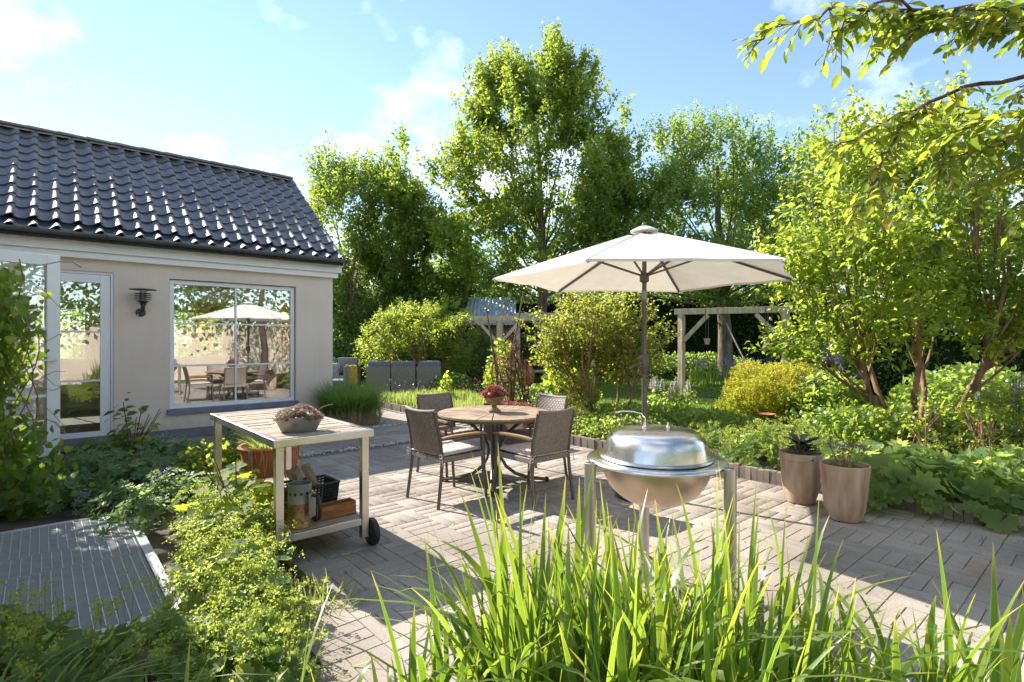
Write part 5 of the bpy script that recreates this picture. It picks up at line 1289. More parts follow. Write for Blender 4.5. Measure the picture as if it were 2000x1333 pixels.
plant('flowering_shrub', 'big loose light green multi-stemmed shrub filling the right side of the garden', 'shrub', (5.75, 7.7),
      [(5.75, 7.75, 3.4, 1.85, 1.5, 1.35), (4.75, 7.3, 2.35, 1.3, 1.1, .85), (6.9, 7.7, 2.6, 1.5, 1.2, 1.2), (5.7, 7.9, 4.4, 1.2, 1.0, .65), (4.6, 7.6, 1.5, .9, .8, .45), (6.3, 6.8, 1.9, 1.0, .6, .5)],
      LM['shrub'], 1900, 18, .46, .112, .072, M['bark2'], .40, -.04, 1.5, .6, 41, LANCE, 6, .9, 50, .2, single=300, omat=leafmat('leaf_light_single', [(.055, .10, .014), (.09, .145, .02), (.13, .175, .03)], .48, None, .4, 'obj'))
plant('rowan_shrub', 'airy yellow-green shrub with crooked stems behind the parasol pole', 'shrub', (1.62, 9.2),
      [(1.35, 9.2, 1.75, .95, .8, .62), (1.9, 9.2, 1.5, .75, .7, .7), (1.0, 9.3, 1.35, .7, .6, .5)], LM['scrub'], 1000, 16, .28, .066, .045, M['bark2'], .35, -.2, 2.2, .4, 52, OVAL, 4, .55, 40, .2)
plant('golden_shrub', 'rounded golden yellow shrub in the bed to the right of the timber frame post', 'shrub', (4.5, 9.4),
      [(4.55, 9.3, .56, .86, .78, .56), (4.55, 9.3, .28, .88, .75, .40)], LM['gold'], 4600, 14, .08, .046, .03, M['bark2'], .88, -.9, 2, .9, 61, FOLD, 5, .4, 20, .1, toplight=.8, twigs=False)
plant('box_shrub', 'small upright yellowish box shrub behind the back right armchair', 'shrub', (1.08, 8.9),
      [(1.08, 8.9, .72, .34, .34, .48), (1.05, 8.9, .35, .34, .34, .3)], LM['box'], 520, 12, .11, .032, .02, M['bark2'], .7, -.6, 2, .6, 66, FOLD, 3, .15, 10, .1, twigs=False)
plant('juniper_shrub', 'low feathery green juniper at the right photo edge above the big leaves', 'shrub', (6.6, 6.6),
      [(6.5, 6.7, .55, .95, .6, .42), (5.9, 6.3, .35, .7, .5, .25)], LM['box'], 750, 16, .16, .03, .03, M['bark2'], .7, -.5, 2, .4, 71, FOLD, 4, .4, 14, .1, twigs=False)
plant('wiry_shrub', 'half-bare low shrub with thin brown twigs below the big light green shrub', 'shrub', (4.9, 6.1),
      [(4.95, 6.1, .55, .55, .4, .35)], LM['shrub'], 90, 9, .2, .06, .02, M['bark2'], .4, -.3, 2, .5, 77, OVAL, 5, .4, 26, .1)
pl = plant('copper_tree', 'small copper-leaved columnar tree with straight bare stems behind the table', 'tree', (-.02, 9.3),
      [(-.10, 9.1, .95, .50, .35, .45), (.10, 9.1, .55, .45, .3, .25), (.02, 9.1, 1.6, .22, .18, .5)], LM['purple'], 85, 8, .22, .055, .02, M['barkp'], .3, -.4, 2, .7, 81, FOLD, 4, .28, 26, .1)
mb = MB()
for x0, x1, h in ((-.25, -.42, 2.05), (.0, .22, 2.35), (.05, .10, 1.4)): mb.tube([(x0 * .6 * .7547, -x0 * .6 * .6561, 0), (x0 * .7547, -x0 * .6561, h * .5), (x1 * .7547, -x1 * .6561, h)], [.026, .022, .012], 7)
mb.build('stem', M['barkp'], pl, smooth=True)
# clematis over the pergola
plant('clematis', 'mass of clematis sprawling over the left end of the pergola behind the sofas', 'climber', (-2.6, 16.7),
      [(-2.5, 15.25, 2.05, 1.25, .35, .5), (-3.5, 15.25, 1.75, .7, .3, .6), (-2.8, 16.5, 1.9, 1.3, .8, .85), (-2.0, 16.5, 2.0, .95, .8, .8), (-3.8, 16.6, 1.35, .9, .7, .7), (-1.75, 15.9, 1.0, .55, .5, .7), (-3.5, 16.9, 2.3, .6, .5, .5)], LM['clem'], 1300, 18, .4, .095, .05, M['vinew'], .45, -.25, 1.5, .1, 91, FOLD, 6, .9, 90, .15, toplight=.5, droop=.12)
# spruce, iris, hedge
spr = thing('spruce_tree', 'small bluish young spruce beside the right post of the timber frame', 'conifer', at(8.9, 17.5, .03))
P = []; D = []
for k in range(26):
    z = .15 + 1.85 * k / 26; r = .95 * (1 - z / 2.1) + .08
    for j in range(9):
        a = 6.28 * j / 9 + k * 2.4; L_ = r * R.uniform(.75, 1.1)
        for m in range(26):
            u = (m + R.random()) / 26; side = R.choice((-1, 1)); sp = .22 * L_ * (1 - u) * R.random()
            P.append((L_ * u * math.cos(a) - side * sp * math.sin(a), L_ * u * math.sin(a) + side * sp * math.cos(a), z - .10 * u * L_ + .10 * u * u))
            D.append((math.cos(a) - side * .8 * math.sin(a), math.sin(a) + side * .8 * math.cos(a), .25))
P = np.array(P); n = len(P); leaf_cloud('crown', FOLD, P, np.array(D) + NP.normal(0, .3, (n, 3)), rdir(n, .8), NP.uniform(.06, .11, n), LM['spruce'], spr)
mb = MB(); mb.tube([(0, 0, 0), (0, 0, 2.0)], [.05, .01], 8); mb.build('trunk', M['bark'], spr)
def hedge(name, label, a, b, h, w_, n, mat=LM['hedge'], leaf=.13, z0=.0, core=True):
    a, b = at(*a), at(*b); t = thing(name, label, 'hedge', a); d = np.array(b - a); L_ = np.linalg.norm(d[:2]); d = d / L_; nrm = np.array([-d[1], d[0], 0])
    s = NP.uniform(0, L_, n); f = NP.random(n); edge = NP.random(n) < .6
    q = np.where(edge, np.sign(NP.random(n) - .5) * NP.uniform(.75, 1.0, n), NP.uniform(-1, 1, n)) * w_ / 2; z = np.where(edge, NP.uniform(z0, h, n), h - .25 * NP.random(n) ** 2)
    wob = np.array([noise.noise((x * .5, y * .6, 3.3)) for x, y in zip(s, z)]) * .35
    P = d * s[:, None] + nrm * (q + wob * np.sign(q))[:, None]; P[:, 2] = z + wob * .8
    rn = np.clip(.45 + wob * 1.2 + NP.normal(0, .2, n), 0, 1)
    leaf_cloud('foliage', FOLD, P, rdir(n, .3), rdir(n, .3), leaf * NP.uniform(.6, 1.3, n), mat, t, rn)
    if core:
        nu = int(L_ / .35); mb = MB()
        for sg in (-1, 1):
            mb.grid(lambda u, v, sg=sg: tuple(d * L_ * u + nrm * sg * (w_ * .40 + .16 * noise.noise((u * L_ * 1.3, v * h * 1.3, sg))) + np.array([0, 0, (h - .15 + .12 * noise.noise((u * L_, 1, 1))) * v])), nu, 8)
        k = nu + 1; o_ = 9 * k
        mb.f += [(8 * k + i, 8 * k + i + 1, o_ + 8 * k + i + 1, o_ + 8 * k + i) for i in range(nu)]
        mb.build('shaded_core', surf_hedge, t)  # core sheets for the inner foliage, its shade put into the dark colour
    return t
surf_hedge = surf('hedge_shaded_core', (.014, .020, .008), 1, 0, .5, 12, .8, 20, None, .05)
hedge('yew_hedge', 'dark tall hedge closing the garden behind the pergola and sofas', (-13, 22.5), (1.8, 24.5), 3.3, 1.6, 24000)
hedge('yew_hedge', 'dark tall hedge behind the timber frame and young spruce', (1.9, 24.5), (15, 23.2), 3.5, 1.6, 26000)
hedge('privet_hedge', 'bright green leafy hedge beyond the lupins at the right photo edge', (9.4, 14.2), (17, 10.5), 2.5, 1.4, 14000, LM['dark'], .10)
hedge('privet_hedge', 'clipped dark hedge on top of the garden wall facing the house', (-6.9, -10.1), (9.5, 4.6), 1, 1, 10) if False else None
# greenery behind the wall that the panes mirror
gh = thing('hazel_hedge', 'tall mixed hedge behind the cream garden wall', 'hedge', (0, -16.6, 0))
n = 16000; P = np.stack([NP.uniform(-14, 9, n), NP.normal(0, .6, n), 1.2 + 4.4 * NP.random(n) ** .9], 1); P[:, 2] += .5 * np.sin(P[:, 0] * 1.3)
k = NP.random(n) < .25; P[k, 1] += 1.45; P[k, 2] = 2.25 + .8 * NP.random(k.sum()) - .5 * NP.random(k.sum()) ** 3
leaf_cloud('foliage', FOLD, P, rdir(n, .3), rdir(n, .4), NP.uniform(.14, .28, n), LM['dark'], gh)
# bush seen through the room's back windows
gb = thing('elder_bush', 'leafy bush behind the house seen through the room', 'shrub', (-2.4, 7.6, 0))
n = 5000; P = np.stack([NP.normal(0, 1.5, n), NP.normal(0, .5, n), .2 + 2.6 * NP.random(n)], 1); leaf_cloud('foliage', FOLD, P, rdir(n, .3), rdir(n, .4), NP.uniform(.1, .2, n), LM['shrub'], gb)

# ---- overhanging cherry branches at the upper right
cb = thing('overhanging_cherry', 'cherry branches with bronze-tipped leaves hanging into the top right of the photo', 'tree', at(4.6, 3.6))
base = at(4.6, 3.6)
def cpt(x, y, z): return at(x, y, z) - base
BR = [  # polylines: right, ahead, height
    [(4.5, 3.5, 2.6), (3.6, 3.2, 3.25), (2.75, 2.95, 3.30), (2.2, 2.9, 3.27), (1.75, 2.9, 3.26), (1.5, 2.9, 3.20), (1.28, 2.9, 3.10)],
    [(2.75, 2.95, 3.30), (2.45, 2.8, 3.22), (2.15, 2.8, 3.14), (2.0, 2.8, 3.07)],
    [(2.3, 2.9, 3.29), (1.95, 2.85, 3.28), (1.75, 2.85, 3.17), (1.68, 2.85, 3.09)],
    [(3.6, 3.2, 3.25), (3.1, 3.0, 3.33), (2.8, 2.9, 3.27), (2.62, 2.9, 3.14)],
    [(4.5, 3.5, 2.6), (3.6, 3.2, 2.98), (2.98, 3.1, 3.02), (2.6, 3.1, 2.95), (2.3, 3.1, 2.82), (2.0, 3.1, 2.68), (1.82, 3.1, 2.58)],
    [(2.35, 3.1, 2.85), (2.15, 3.05, 2.66), (2.06, 3.0, 2.50), (1.98, 3.0, 2.32), (1.88, 3.0, 2.24)],
    [(3.6, 3.2, 2.98), (3.1, 2.9, 2.88), (2.85, 2.85, 2.74), (2.55, 2.8, 2.66), (2.3, 2.8, 2.60)],
    [(4.5, 3.5, 2.6), (3.6, 3.0, 2.60), (3.1, 2.85, 2.58), (2.85, 2.8, 2.52), (2.6, 2.8, 2.38)],
    [(3.1, 2.85, 2.58), (2.95, 2.75, 2.45), (2.75, 2.75, 2.34), (2.62, 2.75, 2.24)],
    [(3.6, 3.2, 3.25), (3.2, 2.8, 3.12), (2.95, 2.75, 2.98), (2.78, 2.75, 2.9)],
    [(3.1, 2.9, 2.88), (2.9, 3.0, 2.74), (2.6, 3.05, 2.58), (2.42, 3.05, 2.5)],
    [(3.6, 3.2, 3.25), (3.2, 3.1, 3.36), (2.8, 3.1, 3.34), (2.4, 3.1, 3.36), (2.1, 3.1, 3.32)],
    [(3.6, 3.1, 2.75), (3.1, 2.95, 2.72), (2.8, 2.9, 2.62), (2.5, 2.9, 2.55), (2.25, 2.9, 2.44)],
    [(3.6, 3.0, 2.5), (3.0, 2.7, 2.66), (2.75, 2.65, 2.68), (2.5, 2.65, 2.62)],
    [(3.5, 3.0, 2.4), (3.1, 2.8, 2.36), (2.85, 2.7, 2.28), (2.7, 2.7, 2.2)],
    [(3.4, 3.0, 3.0), (3.0, 2.85, 2.96), (2.75, 2.8, 2.86), (2.6, 2.8, 2.78)],
    [(3.3, 3.0, 2.7), (2.95, 2.8, 2.5), (2.7, 2.75, 2.46), (2.5, 2.75, 2.36)],
    [(3.2, 2.9, 2.2), (2.85, 2.75, 2.4), (2.65, 2.7, 2.5)],
    [(3.4, 3.1, 3.2), (3.0, 2.9, 3.2), (2.7, 2.85, 3.16), (2.4, 2.85, 3.18), (2.15, 2.85, 3.24)],
]
mb = MB(); LP = []; LD = []; LS = []
for bi, br in enumerate(BR):
    P = [cpt(*p) for p in br]
    pts = []
    for i in range(len(P) - 1):
        for u in (0, .25, .5, .75): pts.append(P[i].lerp(P[i + 1], u) + Vector((R.gauss(0, .012), R.gauss(0, .012), R.gauss(0, .012))))
    pts.append(P[-1]); n = len(pts)
    r0 = .016 if bi in (0, 4, 7) else .007
    mb.tube(pts, [r0 * (1 - .85 * i / (n - 1)) + .002 for i in range(n)], 7)
    tot = 0
    for i in range(n - 1):
        a, b = pts[i], pts[i + 1]; dirn = (b - a).normalized(); ln = (b - a).length
        world_x = (a + base - Vector((CAMX, CAMY, 0))); 
        if bi in (0, 4, 7) and i < 5: continue
        if bi == 4 and i < 11: continue
        k = max(1, int(ln / .031 + R.random()))
        for j in range(k):
            p0 = a.lerp(b, (j + R.random()) / k); d = rdir(1)[0]; d[2] = d[2] * .45 - .22; d = norm(np.array(dirn) * .75 + d)
            L2 = R.uniform(.05, .22); m = max(3, int(L2 / .028)); sidev = np.cross(d, [0, 0, 1.]); sidev = norm(sidev)
            e = p0 + Vector(d) * L2 + Vector((0, 0, -.25 * L2 * L2 / .2)); mb.tube([p0, p0.lerp(e, .5) + Vector((0, 0, .012)), e], [.0028, .002, .0014], 4)
            for q in range(m):
                u = (q + .5) / m; LP.append(p0.lerp(e, u)); sg = 1 if q % 2 else -1
                LD.append(norm(d * .75 + sidev * sg * R.uniform(.5, 1.0) + np.array([0, 0, -.15 - .3 * R.random()]) + NP.normal(0, .18, 3))); LS.append(R.uniform(.05, .115) * (1.1 - .3 * u))
mb.build('branch', M['barkp'], cb, smooth=True)
mt = MB(); mt.tube([(0, 0, -.0), (.03, .02, 1.2), tuple(cpt(4.5, 3.5, 2.6)), tuple(cpt(4.7, 3.6, 3.8)), tuple(cpt(4.9, 3.8, 5.2))], [.13, .11, .085, .06, .015], 10)
for k in range(14):
    a = 6.28 * k / 14; q = cpt(4.75 + .1 * math.cos(a), 3.65, 3.4 + .1 * k); e = cpt(5.0 + 1.3 * math.cos(a), 3.7 + 1.2 * math.sin(a), 4.4 + 1.1 * R.random()); mt.tube([q, q.lerp(e, .5) + Vector((0, 0, .15)), e], [.03, .018, .004], 6); mt.build('trunk', M['barkp'], cb, smooth=True)
CT = t_oval(.23, .10); LP = np.array([tuple(p) for p in LP]); LD = np.array(LD); n = len(LP)
CTV = CT[0].copy(); CT2 = (CTV * np.array([1.1, 1, 1]) + np.array([0, 0, 0]), CT[1])
ordr = NP.permutation(n); i1 = ordr[:300]; i2 = ordr[300:]
LN = norm(rdir(n) * .45 + np.array([0, 0, .9]))
singles(cb, 'leaf', [raw_mesh('leaf', CT[0], CT[1], LM['cherrybr']), raw_mesh('leaf', CT2[0], CT2[1], LM['cherrybr'])], LP[i1], LD[i1], LN[i1], np.array(LS)[i1])
if len(i2):
    lm2 = leafmat('leaf_cherry_mass', [(.06, .092, .014), (.095, .125, .016), (.13, .15, .018), (.155, .163, .018)], .50, [(.20, .32, .04), (.36, .46, .05), (.48, .55, .05), (.58, .58, .05)], .45)
    leaf_cloud('leaves', CT, LP[i2], LD[i2], LN[i2], np.array(LS)[i2], lm2, cb, kind='stuff')

m_ = 3600; a = rdir(m_); P = np.array([5.0, 3.7, 4.9]) + a * np.array([1.55, 1.4, 1.0]) * (.45 + .55 * NP.random(m_) ** .5)[:, None]
P = np.array([tuple(cpt(*p)) for p in P]); leaf_cloud('crown', CT, P, rdir(m_, -.3), rdir(m_, 1.), NP.uniform(.06, .11, m_), LM['shrub'], cb)

# ---------------------------------------------------------------- bed plants with single leaves
def mound(name, label, cat, items, T, mo, ms, leaf, n, hfun, group=None, tilt=.55, flowers=None, nsing=300, cover=1., spanz=.35):
    """a spreading leafy clump: leaves held flat on stalks over an outline of blobs (right, ahead, radius_right, radius_ahead, height)"""
    c0 = items[0]; t = thing(name, label, cat, at(c0[0], c0[1]), 0, group); P = []; Nn = []
    wg = np.array([i[2] * i[3] for i in items]); wg = wg / wg.sum()
    for it in NP.choice(len(items), n, p=wg):
        X, Y, rx, ry, h = items[it]; r = math.sqrt(R.random()); a = R.uniform(0, 6.283)
        px, py = r * math.cos(a), r * math.sin(a); zz = h * (1 - .80 * r ** 2.6) * R.uniform(1 - spanz, 1.0) + .02
        P.append((X - c0[0] + rx * px, Y - c0[1] + ry * py, zz)); Nn.append((px * tilt * 1.6 + R.gauss(0, .28), py * tilt * 1.6 - .25 + R.gauss(0, .28), 1))
    P = np.array(P) @ ROTC.T; Nn = norm(np.array(Nn) @ ROTC.T); n = len(P)
    D = norm(np.cross(Nn, rdir(n))); S = leaf * NP.uniform(.55, 1.25, n)
    rel = P + np.array(t.location) - np.array([CAMX, CAMY, CAMZ]); Y_ = rel @ np.array([.6561, .7547, 0]); X_ = rel @ np.array([.7547, -.6561, 0])
    score = S / np.maximum(Y_, .3) * (np.abs(X_) < .95 * Y_) * (.5 + P[:, 2] / P[:, 2].max()) * (np.abs(rel[:, 2]) < .63 * Y_)
    idx = np.argsort(-score)[:nsing]; m = np.ones(n, bool); m[idx] = False
    singles(t, 'leaf', [raw_mesh('leaf', T_[0], T_[1], mo) for T_ in (T if isinstance(T, list) else [T])], P[idx], D[idx], Nn[idx], S[idx])
    T0 = T[0] if isinstance(T, list) else T
    if m.sum():
        o = leaf_cloud('foliage', T0, P[m], D[m], Nn[m], S[m], ms, t); o['kind'] = 'stuff'
    if flowers:
        nf, mat, hh, size = flowers; FP = []; FD = []; sm = MB()
        for it in NP.choice(len(items), nf, p=wg):
            X, Y, rx, ry, h = items[it]; r = math.sqrt(R.random()); a = R.uniform(0, 6.283)
            b = np.array((X - c0[0] + rx * r * math.cos(a), Y - c0[1] + ry * r * math.sin(a), 0)) @ ROTC.T
            top = b + np.array([R.gauss(0, .05), R.gauss(0, .05), h * (1 - .5 * r ** 2) + hh * R.uniform(.3, 1.2)])
            sm.tube([tuple(b + np.array([0, 0, h * .4])), tuple(b * .4 + top * .6), tuple(top)], .0016, 3, False)
            for q in range(R.randint(2, 4)):
                c = top + np.array([R.gauss(0, .022), R.gauss(0, .022), -abs(R.gauss(0, .045))])
                for z in range(11): FP.append(c + NP.normal(0, size * .8, 3)); FD.append(rdir(1, .4)[0])
        leaf_cloud('flowers', SMALLF, np.array(FP), np.array(FD), rdir(len(FP), .5), size * NP.uniform(.6, 1.3, len(FP)), mat, t)['kind'] = 'stuff'
        sm.build('flower_stalks', LM['froth'], t)['kind'] = 'stuff'
    return t
RD = [t_round(9, .13, .16, 3), t_round(8, .16, .24, 3), t_round(10, .10, .08, 3)]
GD = [t_round(7, .30, .14, 3), t_round(6, .34, .22, 3)]
mound('ladys_mantle', 'broad bank of big scalloped leaves spilling over the edging right of the clay pots', 'plant',
      [(3.55, 4.95, .55, .45, .42), (4.2, 4.75, .6, .5, .42), (4.9, 5.1, .8, .6, .45), (3.35, 5.3, .4, .4, .40), (4.35, 4.3, .45, .30, .26), (4.0, 5.6, .7, .5, .40)], RD, LM['mantle'], LM['mantles'], .20, 560, None, flowers=(70, LM['froth'], .10, .012))
mound('ladys_mantle', 'sunlit pale mound of scalloped leaves and flowers left of the clay pots', 'plant',
      [(2.85, 6.3, .45, .45, .40), (3.3, 5.9, .4, .4, .38), (2.5, 6.85, .4, .4, .36), (3.4, 6.8, .7, .5, .42)], RD, LM['mantle'], LM['mantles'], .125, 600, None, flowers=(300, LM['froth'], .14, .0125))
mound('ladys_mantle', 'frothy yellow-flowered mantle clump between the grating and the trolley', 'plant',
      [(-1.80, 3.55, .34, .40, .42), (-1.55, 3.0, .30, .32, .36), (-2.05, 4.0, .32, .42, .34), (-2.3, 4.25, .2, .25, .28), (-1.32, 2.75, .3, .32, .24), (-1.15, 2.45, .22, .22, .20), (-2.45, 4.6, .3, .35, .28)], RD, LM['mantle'], LM['mantles'], .095, 720, None, flowers=(430, LM['froth'], .11, .0125))
mound('ladys_mantle', 'shaded clump of pale scalloped leaves along the near edge of the grating', 'plant',
      [(-1.55, 2.35, .35, .28, .26), (-2.05, 2.28, .35, .26, .24), (-1.15, 2.28, .28, .22, .20), (-2.45, 2.45, .3, .25, .26)], RD, LM['mantle'], LM['mantles'], .085, 560, None, flowers=(90, LM['froth'], .18, .0125))
mound('cranesbill', 'dark green carpet of cranesbill leaves with lilac flowers before the terrace door', 'plant',
      [(-3.6, 5.3, .55, .55, .34), (-4.2, 5.5, .5, .5, .36), (-3.9, 6.1, .6, .5, .40), (-3.1, 5.0, .35, .4, .30), (-4.6, 6.3, .5, .45, .40), (-3.3, 4.75, .4, .3, .24), (-4.1, 4.85, .5, .4, .26), (-3.3, 5.9, .45, .5, .36), (-2.95, 4.35, .3, .3, .24)],
      GD, LM['gerano'], LM['geran'], .105, 1100, None, flowers=(16, LM['lilac'], .10, .016))
mound('maple_sapling', 'bright yellow-green self-sown maple sapling with lobed leaves beside the trolley leg', 'sapling',
      [(-2.0, 3.95, .36, .34, .62), (-1.80, 3.72, .3, .3, .56), (-2.3, 4.15, .3, .3, .60)], MAPLE, LM['sap'], LM['sap'], .115, 170, None, tilt=.35, spanz=.55)
sp2 = [o for o in bpy.data.objects if o.name == 'maple_sapling'][0]; mb = MB()
for _ in range(9):
    a = R.uniform(0, 6.28); mb.tube([(0, 0, 0), (.08 * math.cos(a), .08 * math.sin(a), .35), (.26 * math.cos(a), .26 * math.sin(a), R.uniform(.5, .78))], [.007, .005, .003], 5)
mb.build('stem', M['bark2'], sp2)
mound('tree_peony', 'tree peony with lit yellow shoot tips before the wall below the lamp', 'plant',
      [(-4.30, 6.15, .34, .3, .80), (-4.15, 6.0, .42, .35, .58), (-4.42, 6.2, .2, .2, .92)], OVAL, LM['peony'], LM['peony'], .105, 240, None, tilt=.5, spanz=.6)
tpn = [o for o in bpy.data.objects if o.name == 'tree_peony'][0]; mb = MB()
for _ in range(10):
    a = R.uniform(0, 6.28); r = R.uniform(.05, .3); mb.tube([(0, 0, 0), (r * .4 * math.cos(a), r * .4 * math.sin(a), .4), (r * math.cos(a), r * math.sin(a), R.uniform(.5, .85))], [.010, .007, .004], 5)
mb.build('stem', M['barkp'], tpn)
hb = mound('potted_herbs', 'leafy green herbs growing in the half barrel planter', 'plant', [(-3.08, 6.15, .24, .24, .30)], OVAL, LM['peony'], LM['clem'], .07, 200, None, tilt=.6, spanz=.7, nsing=120)
hb.location.z = .26
# climber on the left
vn = thing('pipe_vine', 'climbing vine with heart-shaped light green leaves at the left photo edge', 'climber', at(-4.45, 4.75))
vb = at(-4.45, 4.75); n = 2000; zz = NP.uniform(.0, 2.2, n); rw_ = np.where(zz > 1.6, .20, np.where(zz > .9, .17, .34))
P = np.stack([NP.normal(0, 1, n) * rw_ * .6 - .13 + np.where(zz < .7, .12, 0) + .10 * np.sin(zz * 5), NP.normal(0, .16, n), zz], 1) @ ROTC.T
D = norm(np.stack([NP.normal(0, .5, n), NP.normal(-.1, .4, n), -np.abs(NP.normal(.5, .4, n))], 1) @ ROTC.T); Nn = norm(np.stack([NP.normal(.1, .4, n), -.9 + NP.normal(0, .4, n), NP.normal(.7, .4, n)], 1) @ ROTC.T)
S = NP.uniform(.045, .10, n); hm = raw_mesh('leaf', HEART[0], HEART[1], LM['vine'])
singles(vn, 'leaf', [hm], P[:300], D[:300], Nn[:300], S[:300])
leaf_cloud('leaves', HEART, P[300:], D[300:], Nn[300:], S[300:], leafmat('leaf_vine_mass', [(.05, .12, .016), (.08, .155, .02), (.12, .185, .025)], .45), vn, kind='stuff')
mb = MB()
for k in range(9):
    x = R.uniform(-.16, .16); pts = [Vector(np.array((x + .12 * math.sin(z * 4 + k), .06 * math.cos(z * 3 + k), z)) @ ROTC.T) for z in np.linspace(0, R.uniform(1.4, 2.25), 14)]; mb.tube(pts, .005, 5)
mb.tube([Vector(np.array(p) @ ROTC.T) for p in ((.1, 0, 2.14), (.25, .1, 2.18), (.36, .15, 2.215), (.44, .2, 2.22), (.52, .2, 2.17))], .004, 5)
for k in range(8):
    z = R.uniform(.6, 2.0); pts = [Vector(np.array((.1 + .32 * u, .05 + .1 * u, z + .12 * math.sin(u * 3 + k) - .1 * u)) @ ROTC.T) for u in (0, .25, .5, .75, 1)]; mb.tube(pts, .003, 4)
mb.build('stem', M['vinew'], vn, smooth=True)

# ---- grasses
def blade_set(n, fn, width, segs=7, T_=None):
    """curved strap blades -> arrays; fn gives base, horizontal lean (vector), height, bend"""
    out = []
    for _ in range(n):
        b, lean, h, bend, w_, z3 = fn(); side = norm(np.cross(np.array([lean[0], lean[1], .001]), [0, 0, 1.])) if abs(lean[0]) + abs(lean[1]) > 1e-4 else np.array([1, 0, 0])
        tw = R.uniform(-.9, .9); V = []; U = []
        for i in range(segs + 1):
            t = i / segs; p = b + np.array([lean[0], lean[1], 0]) * (t * .45 + bend * t ** 2.6) + np.array([0, 0, h * (t - bend * .42 * t ** 3.2)])
            ca, sa = math.cos(tw), math.sin(tw); s = side * ca + np.array([-side[1], side[0], 0]) * sa
            ww = w_ * (.55 + .45 * min(1, t * 3.5)) * (1 - max(0, (t - .45) / .55) ** 1.7) + .0008
            V += [p - s * ww / 2, p + np.array([0, 0, 0]) - norm(np.array([lean[0], lean[1], .3])) * ww * .12, p + s * ww / 2]; U += [(0, t, z3), (.5, t, z3), (1, t, z3)]
        out.append((np.array(V), np.array(U)))
    F = np.array([(3 * i + j, 3 * i + j + 1, 3 * i + j + 4, 3 * i + j + 3) for i in range(segs) for j in (0, 1)])
    return out, F
rg = thing('ribbon_grass', 'sunlit clump of tall striped ribbon grass in the near centre, before the kettle grill', 'grass clump', at(.45, 1.7))
rgb = np.array(at(.45, 1.7))
CL = [(.18, 1.72, .30, 1.03), (.48, 1.62, .28, 1.00), (.05, 1.95, .22, .98), (.80, 1.78, .28, .88), (1.15, 1.72, .26, .82), (1.5, 1.75, .22, .80), (-.22, 1.72, .24, .80), (-.50, 1.60, .30, .70), (.5, 1.98, .25, .92), (.30, 1.80, .35, 1.12), (-.85, 1.52, .26, .62), (.65, 1.75, .35, 1.06)]
CW = np.array([1.6, 1.6, 1.0, 1.3, 1.0, .85, .5, .4, 1.1, .7, .3, .9]); CW = CW / CW.sum()
def rg_blade():
    X, Y, r, h = CL[NP.choice(len(CL), p=CW)]; a = R.uniform(0, 6.28); q = r * math.sqrt(R.random())
    b = np.array(at(X + q * math.cos(a), Y + .55 * q * math.sin(a), 0)) - rgb
    la = R.uniform(0, 6.28); ll = abs(R.gauss(0, .26)) + .06; bend = R.choice((.15, .35, .7, 1.0, 1.4)) * R.uniform(.6, 1.3)
    l = np.array([math.cos(la) * ll + .10 * math.cos(a), math.sin(la) * ll, 0]) @ ROTC.T
    return b, l, h * R.uniform(.55, 1.12), bend, R.uniform(.014, .035), R.random()
bl, BF = blade_set(1100, rg_blade, .02, 9)
for V, U in bl[:300]: ob('blade', raw_mesh('blade', V, BF, M['reed'], uv=U, smooth=True), rg)
V = np.concatenate([v for v, _ in bl[300:]]); U = np.concatenate([u for _, u in bl[300:]]); k = len(bl[0][0])
tag(ob('blades', raw_mesh('blades', V, np.concatenate([BF + k * i for i in range(len(bl) - 300)]), M['reed'], uv=U, smooth=True), rg), kind='stuff')
def rg_dry():
    b, l, h, bend, w_, z3 = rg_blade(); return b, l * 1.6, h * R.uniform(.35, .8), 1.1, .008, z3
bl, BF = blade_set(46, rg_dry, .01, 7)
V = np.concatenate([v for v, _ in bl]); k = len(bl[0][0])
tag(ob('dry_blades', raw_mesh('dry_blades', V, np.concatenate([BF + k * i for i in range(len(bl))]), M['ash'], smooth=True), rg), kind='stuff')
# arching grass in the lower left corner
ag = thing('arching_grass', 'few arching strap leaves in the shaded lower left corner', 'grass clump', at(-1.75, 1.82)); agb = np.array(at(-1.75, 1.82))
def ag_blade():
    a = R.uniform(0, 6.28); l = np.array([math.cos(a) * .35 + .1, math.sin(a) * .25, 0]) @ ROTC.T
    return np.array(at(-1.75 + R.gauss(0, .16), 1.82 + R.gauss(0, .05))) - agb, l, R.uniform(.34, .58), R.uniform(.7, 1.3), R.uniform(.010, .016), R.random()
bl, BF = blade_set(60, ag_blade, .015, 9)
for V, U in bl: ob('blade', raw_mesh('blade', V, BF, M['reed'], uv=U, smooth=True), ag)
# big ornamental grass at the house corner
og = thing('fountain_grass', 'large dense fountain grass with straw base at the house corner', 'grass clump', (.18, -.42, 0))
def og_blade():
    a = R.uniform(0, 6.28); q = .42 * math.sqrt(R.random()); l = np.array([math.cos(a), math.sin(a), 0]) * R.uniform(.12, .62)
    return np.array([q * math.cos(a), q * .7 * math.sin(a), 0]), l, R.uniform(.55, 1.05), R.uniform(.2, .9), R.uniform(.006, .010), R.random()
def grass_mass(name, n, fn, mat, parent, segs=6, kind=None):
    bl, BF = blade_set(n, fn, .01, segs); k = len(bl[0][0])
    o = ob(name, raw_mesh(name, np.concatenate([v for v, _ in bl]), np.concatenate([BF + k * i for i in range(n)]), mat, att=np.repeat([u[0][2] for _, u in bl], k), smooth=True), parent)
    if kind: o['kind'] = kind
    return o
grass_mass('blades', 1900, og_blade, LM['tall'], og, kind='stuff')
